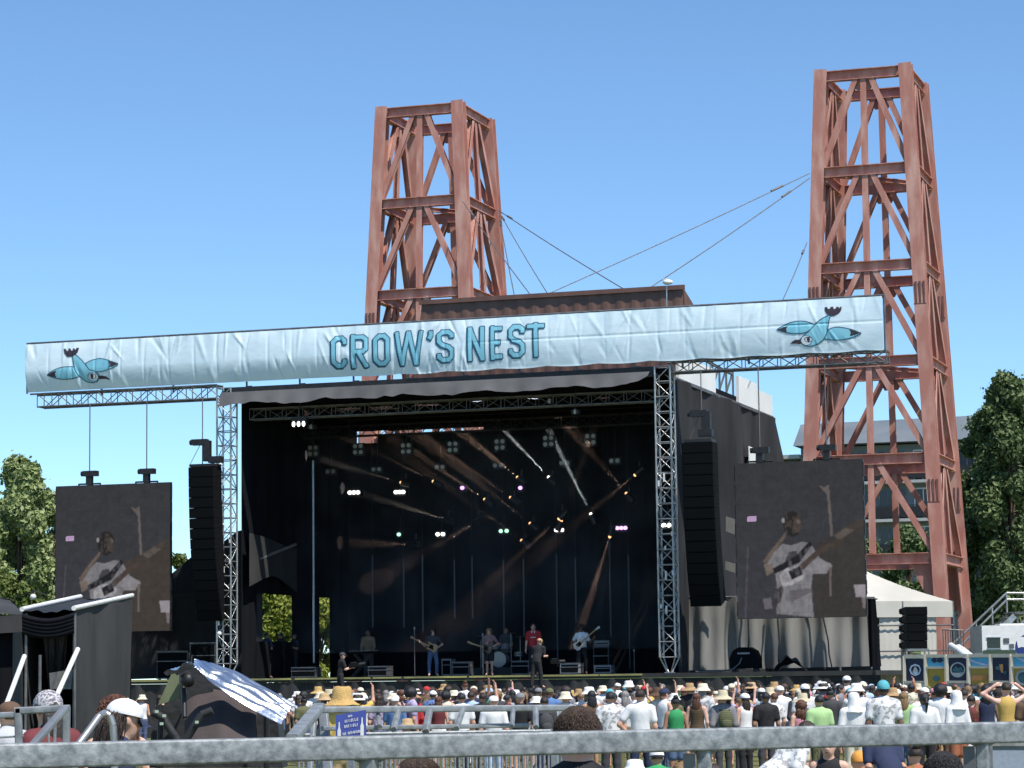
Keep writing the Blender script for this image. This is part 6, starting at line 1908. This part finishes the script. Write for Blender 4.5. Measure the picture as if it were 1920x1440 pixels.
for px_, v_, tn_, lb_ in ((527, 4.6, 1.0, 'stage hand in dark clothes standing in the wing before the tree opening'), (552, 5.6, 2.2, 'stage hand in black standing deeper in the wing beside the pale pole'), (500, 3.4, -.6, 'stage hand in navy at the wing near the lattice column')):
    person(onstage(px_, v_), R.choice(['m3', 'm1']), tn_, 1.0, 'tee', 'navy' if px_ == 500 else 'black', 'trousers', 'black', [('short', 'black')], 3, lb_, 'stage hands in the wing')
p = onstage(950, 6.6); person(p + Z * .42, 'drum', TO_CAM, 1.0, 'tee', 'charcoal', 'trousers', 'black', [('short', 'black')], 3, 'drummer in dark t-shirt seated behind the drum kit', PG)
t = thing('drum_kit', p - V * .7, 'silver drum kit with cymbals on a low riser between singer and red jersey', 'drum kit')
def drum(c, ax, r, h, nm):
    b = MB(); b.tube(c - ax * h / 2, c + ax * h / 2, r, 20); o = b.build(nm, bpy.data.materials.get('drum_shell') or mat('drum_shell', (.12, .12, .13), (.2, .2, .2), 3, .35), t)
    b = MB(); b.tube(c + ax * h / 2, c + ax * (h / 2 + .012), r * .96, 20); b.build('drum_head', M['lamp_dim'], o)
    b = MB()
    for e in (-.47, .47): b.tube(c + ax * (h * e - .012), c + ax * (h * e + .012), r * 1.03, 20)
    b.build('hoop', M['alu'], o)
c0 = p - V * .75 + Z * .3
drum(c0 + Z * .3, fr, .29, .4, 'bass_drum')
drum(c0 + Z * .72 - U * .2, (Z * .8 + V * .5).normalized(), .15, .2, 'tom_drum'); drum(c0 + Z * .72 + U * .2, (Z * .8 + V * .5).normalized(), .16, .22, 'tom_drum')
drum(c0 + Z * .35 - U * .62 + V * .5, Z, .2, .38, 'floor_drum'); drum(c0 + Z * .5 + U * .58 + V * .45, Z, .17, .14, 'snare_drum')
for du, dv, z in ((-.75, .1, 1.2), (.75, .15, 1.15), (.45, -.05, 1.3), (-.95, .5, 1.05)):
    b = MB(); q = c0 + U * du + V * dv + Z * z; b.tube(q, q + Z * .012 , .22, 22, .03); o = b.build('cymbal', bpy.data.materials.get('brass_cymbal') or mat('brass_cymbal', (.45, .32, .12), (.38, .27, .1), 20, .3, .8), t)
    b = MB(); b.tube(Vector((q.x, q.y, FZ + .3)), q, .013, 6); b.build('cymbal_stand', M['alu'], t)
b = MB(); b.box(p - V * .4 + Z * .15, (2.4, 2.2, .3), AX); b.build('riser', M['deck'], t)
b = MB(); b.tube(p + Z * .3, p + Z * .82, .05, 8); b.tube(p + Z * .8, p + Z * .88, .17, 16); b.build('drum_stool', M['black_metal'], t)
# camera crew on small risers in front of the stage
def crew(px, v, ztop, pz, turn, hd, label, sc=1.0, htop=1.69):
    u, _ = uz(px, 1250, v)
    z = ztop - htop * sc
    q = S(u, v, z)
    t = thing('camera_riser', S(u, v, 0), 'black camera riser under the ' + label.split(' ')[0] + ' ' + label.split(' ')[1] + ' operator', 'riser')
    b = MB(); b.box(S(u, v, z - .03), (1.1, 1.0, .06), AX); b.build('top', M['deck'], t)
    b = MB()
    for a in (-.5, .5):
        for c in (-.45, .45): b.beam(S(u + a, v + c, 0), S(u + a, v + c, z - .06), .05, .05)
    b.sheet(lambda a, c: S(u - .54 + 1.08 * a, v - .5 - .02 * sin(a * 20), (z - .06) * (1 - c)), 16, 2)
    b.build('skirt', M['tarp2'], t)
    person(q, pz, turn, sc, 'tee', 'black', 'trousers', 'black', hd, 5, label, 'camera crew before the stage')
    return q
def camera(c, d, label):
    d = Vector(d).normalized(); sdv = d.cross(Z).normalized(); up = sdv.cross(d)
    t = thing('video_camera', c, label, 'video camera', 'video cameras before the stage')
    b = MB(); b.box(c, (.14, .36, .16), (sdv, d, up)); b.build('camera_body', M['speaker'], t)
    b = MB(); b.tube(c + d * .18, c + d * .42, .06, 14, .075); b.build('lens', M['black_metal'], t)
    b = MB(); b.box(c - sdv * .12 + up * .06 + d * .05, (.1, .08, .07), (sdv, d, up)); b.build('viewfinder', M['grille'], t)
    b = MB(); b.beam(c - d * .1 + up * .1, c + d * .12 + up * .1, .03, .03); b.build('handle', M['black_metal'], t)
q = crew(638, -1.0, 3.0, 'camop', -1.25, [('short', 'dark brown'), ('cap', 'charcoal')], 'bearded camera operator in black aiming across the stage, below the keyboard player', 1.0)
camera(q + U * .48 + Z * 1.27 + V * .1, U * .9 + V * .35 + Z * .12, 'black video camera held by the operator below the keyboard player')
q = crew(1006, -1.0, 3.32, 'camop2', -.5, [('short', 'auburn'), ('cap', 'tan')], 'stooping camera operator in black with tan cap, below the red jersey', 1.02, 1.6)
camera(q + U * .55 + Z * .92 + V * .3, U * .6 + V * .7, 'video camera held low by the stooping operator')
# ================================================================== TREES AND HOUSE
def leafmat(name, c1, c2, c3):
    m = bpy.data.materials.new(name); m.use_nodes = True
    nt = m.node_tree; n, l = nt.nodes, nt.links
    b = n['Principled BSDF']; b.inputs['Roughness'].default_value = .6
    b.inputs['Specular IOR Level'].default_value = .3
    g = n.new('ShaderNodeNewGeometry'); r = n.new('ShaderNodeValToRGB')
    e = r.color_ramp.elements
    e[0].color, e[1].color = (*c1, 1), (*c3, 1)
    x = e.new(.5); x.color = (*c2, 1)
    l.new(g.outputs['Random Per Island'], r.inputs[0]); l.new(r.outputs[0], b.inputs['Base Color'])
    tr = n.new('ShaderNodeBsdfTranslucent'); l.new(r.outputs[0], tr.inputs[0])
    mx = n.new('ShaderNodeMixShader'); mx.inputs[0].default_value = .22
    l.new(b.outputs[0], mx.inputs[1]); l.new(tr.outputs[0], mx.inputs[2]); l.new(mx.outputs[0], n['Material Output'].inputs[0])
    return m
LM = [leafmat('poplar_leaves', (.05, .085, .03), (.105, .16, .06), (.2, .25, .105)), leafmat('maple_leaves', (.05, .085, .015), (.10, .14, .03), (.17, .2, .05)), leafmat('silvery_leaves', (.15, .21, .07), (.27, .34, .13), (.40, .46, .23)), leafmat('bright_leaves', (.12, .16, .02), (.22, .26, .04), (.32, .34, .07))]
BARK = mat('tree_bark', (.07, .05, .035), (.12, .09, .06), 6, .9, 0, .6, 14)
def tree(x, y, zg, h, r, lm, label, nleaf=9000, size=.3, z0f=.18, seed=0, pointed=False, nlobe=26):
    rs = np.random.RandomState(seed + 5)
    t = thing('leafy_tree', (x, y, zg), label, 'tree', 'trees around the concert field')
    b = MB()
    base = Vector((x, y, zg))
    b.tube(base - Z * .3, base + Z * h * .35, r * .09, 9, r * .06); b.tube(base + Z * h * .35, base + Z * h * .8, r * .06, 8, r * .015)
    lobes = []
    for i in range(nlobe):
        f = rs.uniform(z0f, 1.0)
        a = rs.uniform(0, 2 * pi)
        prof_ = (1 - f) ** .7 * 1.15 + .1 if pointed else sqrt(max(.02, 1 - ((f - .5) / .55) ** 2))
        rr = r * prof_ * rs.uniform(.35, .8)
        p = base + Vector((cos(a) * rr, sin(a) * rr, h * (z0f + (1 - z0f) * f) * .93))
        lr = r * rs.uniform(.22, .42)
        lobes.append((p, lr))
        b.tube(base + Z * h * (z0f + .5 * f * (1 - z0f)), p, r * .025, 5, r * .008)
    b.build('trunk', BARK, t)
    nleaf = int(nleaf * 3.4)
    w = np.array([l[1] ** 2 for l in lobes]); w /= w.sum()
    idx = rs.choice(len(lobes), nleaf, p=w)
    cen = np.array([tuple(lobes[i][0]) for i in idx]); rad = np.array([lobes[i][1] for i in idx])
    d = rs.normal(0, 1, (nleaf, 3)); d /= np.linalg.norm(d, axis=1)[:, None]
    rr = rs.uniform(.35, 1.0, nleaf) ** .5 * (1 + .25 * rs.normal(0, 1, nleaf) * (rs.rand(nleaf) < .3))
    c = cen + d * (rad * rr)[:, None] * np.array([1, 1, 1.1])
    nn = d * .7 + rs.normal(0, .6, (nleaf, 3)); nn[:, 2] += .3; nn /= np.linalg.norm(nn, axis=1)[:, None]
    tx = np.cross(nn, rs.normal(0, 1, (nleaf, 3))); tx /= np.linalg.norm(tx, axis=1)[:, None]
    ty = np.cross(nn, tx)
    s = size * .5 * rs.uniform(.6, 1.4, nleaf)[:, None]
    v = np.stack([c - tx * s, c - ty * s * .55 + nn * s * .15, c + tx * s, c + ty * s * .55 + nn * s * .15], 1) - np.array(base)
    me = bpy.data.meshes.new('crown')
    me.from_pydata(v.reshape(-1, 3).tolist(), [], np.arange(nleaf * 4).reshape(-1, 4).tolist())
    me.materials.append(lm)
    o = bpy.data.objects.new('crown', me); COL.objects.link(o); o.parent = t
    return t
def ptree(px, ptop, Y, rpx, lm, label, zg=0.0, **k):
    p = at(px, ptop, Y)
    return tree(p.x, p.y, zg, p.z - zg, rpx * Y / FPX, lm, label, **k)
ptree(1885, 670, 132, 78, LM[0], 'tall dark green poplar nearest the red tower, rising to the edge of the view', 2, nleaf=15000, size=.26, seed=1, z0f=.05, nlobe=60)
ptree(1960, 700, 134, 90, LM[0], 'tall dark green poplar cut by the edge of the view', 2, nleaf=12000, size=.28, seed=2, z0f=.05, nlobe=50)
ptree(1840, 750, 140, 66, LM[0], 'shorter dark tree growing close behind the red tower', 2.5, nleaf=14000, size=.28, seed=3, z0f=.02, nlobe=56)
ptree(1700, 985, 152, 60, LM[0], 'low dark tree seen through the red tower base', 3, nleaf=6000, size=.3, seed=4, z0f=.05)
ptree(1600, 1000, 155, 60, LM[0], 'low dark tree mostly hidden behind the big video screen', 3, nleaf=4000, size=.3, seed=14, z0f=.05)
ptree(38, 838, 118, 72, LM[2], 'pale green tree with a broad rounded top above the black tents', 0, nleaf=15000, size=.26, seed=6, z0f=.08, nlobe=60)
ptree(-40, 842, 122, 70, LM[2], 'pale green tree cut by the edge above the black tent', 0, nleaf=9000, size=.26, seed=7, z0f=.1, nlobe=40)
ptree(100, 900, 122, 50, LM[2], 'lower pale tree just behind the smaller video screen', 0, nleaf=7000, size=.28, seed=8, z0f=.08)
ptree(20, 1060, 100, 75, LM[1], 'low bright bush in front of the pale tree', 0, nleaf=6000, size=.2, seed=9, z0f=.05)
ptree(345, 1030, 135, 45, LM[1], 'small sunlit tree showing between smaller screen and hanging speakers', 0, nleaf=4500, size=.25, seed=10, z0f=.1)
ptree(520, 1075, 150, 85, LM[3], 'yellow green tree seen through the wing drape opening', 0, nleaf=9000, size=.26, seed=11, z0f=.02)
ptree(600, 1090, 152, 60, LM[3], 'yellow green tree seen through the narrow gap of the wing drape', 0, nleaf=7000, size=.26, seed=12, z0f=.02)
# apartment house
YA = 205
H0 = at(1470, 830, YA)
hp = lambda a, d, z: Vector((H0.x, YA, 0)) + U * a + V * d + Z * z
t = thing('apartment_house', hp(12, 6, 0), 'grey apartment house with dark balconies behind the red tower', 'apartment house')
mw = mat('grey_wall_cladding', (.17, .18, .19), (.21, .22, .23), .6, .8)
b = MB()
L_H = 21.0
def hbox(b, a0, a1, d0, d1, z0, z1): b.box(hp((a0 + a1) / 2, (d0 + d1) / 2, (z0 + z1) / 2), (a1 - a0, d1 - d0, z1 - z0), AX)
hbox(b, 1.3, L_H, 0, 12, 0, 19.4); b.build('wall', mw, t)
b = MB(); hbox(b, -.2, 1.3, .5, 8, 0, 18.6); b.build('end_block', mat('dark_wall_cladding', (.06, .06, .065), (.08, .08, .09), 1, .8), t)
b = MB(); b.prism([hp(1.0, -1.4, 19.5), hp(L_H + .4, -1.4, 19.5), hp(L_H + .4, 1.6, 21.6), hp(1.0, 1.6, 21.4)], V * 9); 
o = b.build('roof', mat('grey_metal_roof', (.12, .145, .17), (.16, .18, .2), .5, .6), t)
b = MB(); hbox(b, -.6, 1.3, -.6, 6, 18.6, 18.9); b.build('flat_roof', mat('pale_coping', (.35, .36, .37), (.3, .3, .31), 2, .6), t)
mgl = mat('dark_glass', (.012, .015, .02), (.03, .035, .045), .4, .12)
mfr = M['white_paint']
for f, zf in enumerate((16.6, 13.7, 10.8, 7.9)):
    b = MB(); hbox(b, 1.2, L_H, -1.3, -.0, zf - .22, zf); b.build('balcony_slab', mat('pale_slab', (.42, .42, .42), (.36, .36, .36), 2, .7) if f == 0 else bpy.data.materials['pale_slab'], t)
    b = MB()
    for k in range(9):
        a = 1.4 + k * (L_H - 1.6) / 8
        hbox(b, a - .02, a + .02, -1.28, -1.22, zf, zf + 1.0)
    hbox(b, 1.2, L_H, -1.28, -1.22, zf + .96, zf + 1.02)
    hbox(b, 1.2, L_H, -1.27, -1.25, zf + .1, zf + .9)
    b.build('balcony_rail', M['black_metal'], t)
    for k in range(7):
        a = 1.9 + k * 2.7
        b = MB(); hbox(b, a, a + 2.0, -.03, -.005, zf + .1, zf + 2.3); o = b.build('window', mgl, t)
        b = MB()
        for e in (a, a + .66, a + 1.33, a + 2.0): hbox(b, e - .04, e + .04, -.06, -.03, zf + .1, zf + 2.3)
        hbox(b, a, a + 2.0, -.065, -.03, zf + 2.26, zf + 2.36)
        b.build('window_frame', M['white_paint'] if k % 3 == 0 else M['alu_dark'], o)
    b = MB(); hbox(b, .2, .9, .46, .49, zf + .3, zf + 1.9); b.build('window', mgl, t)
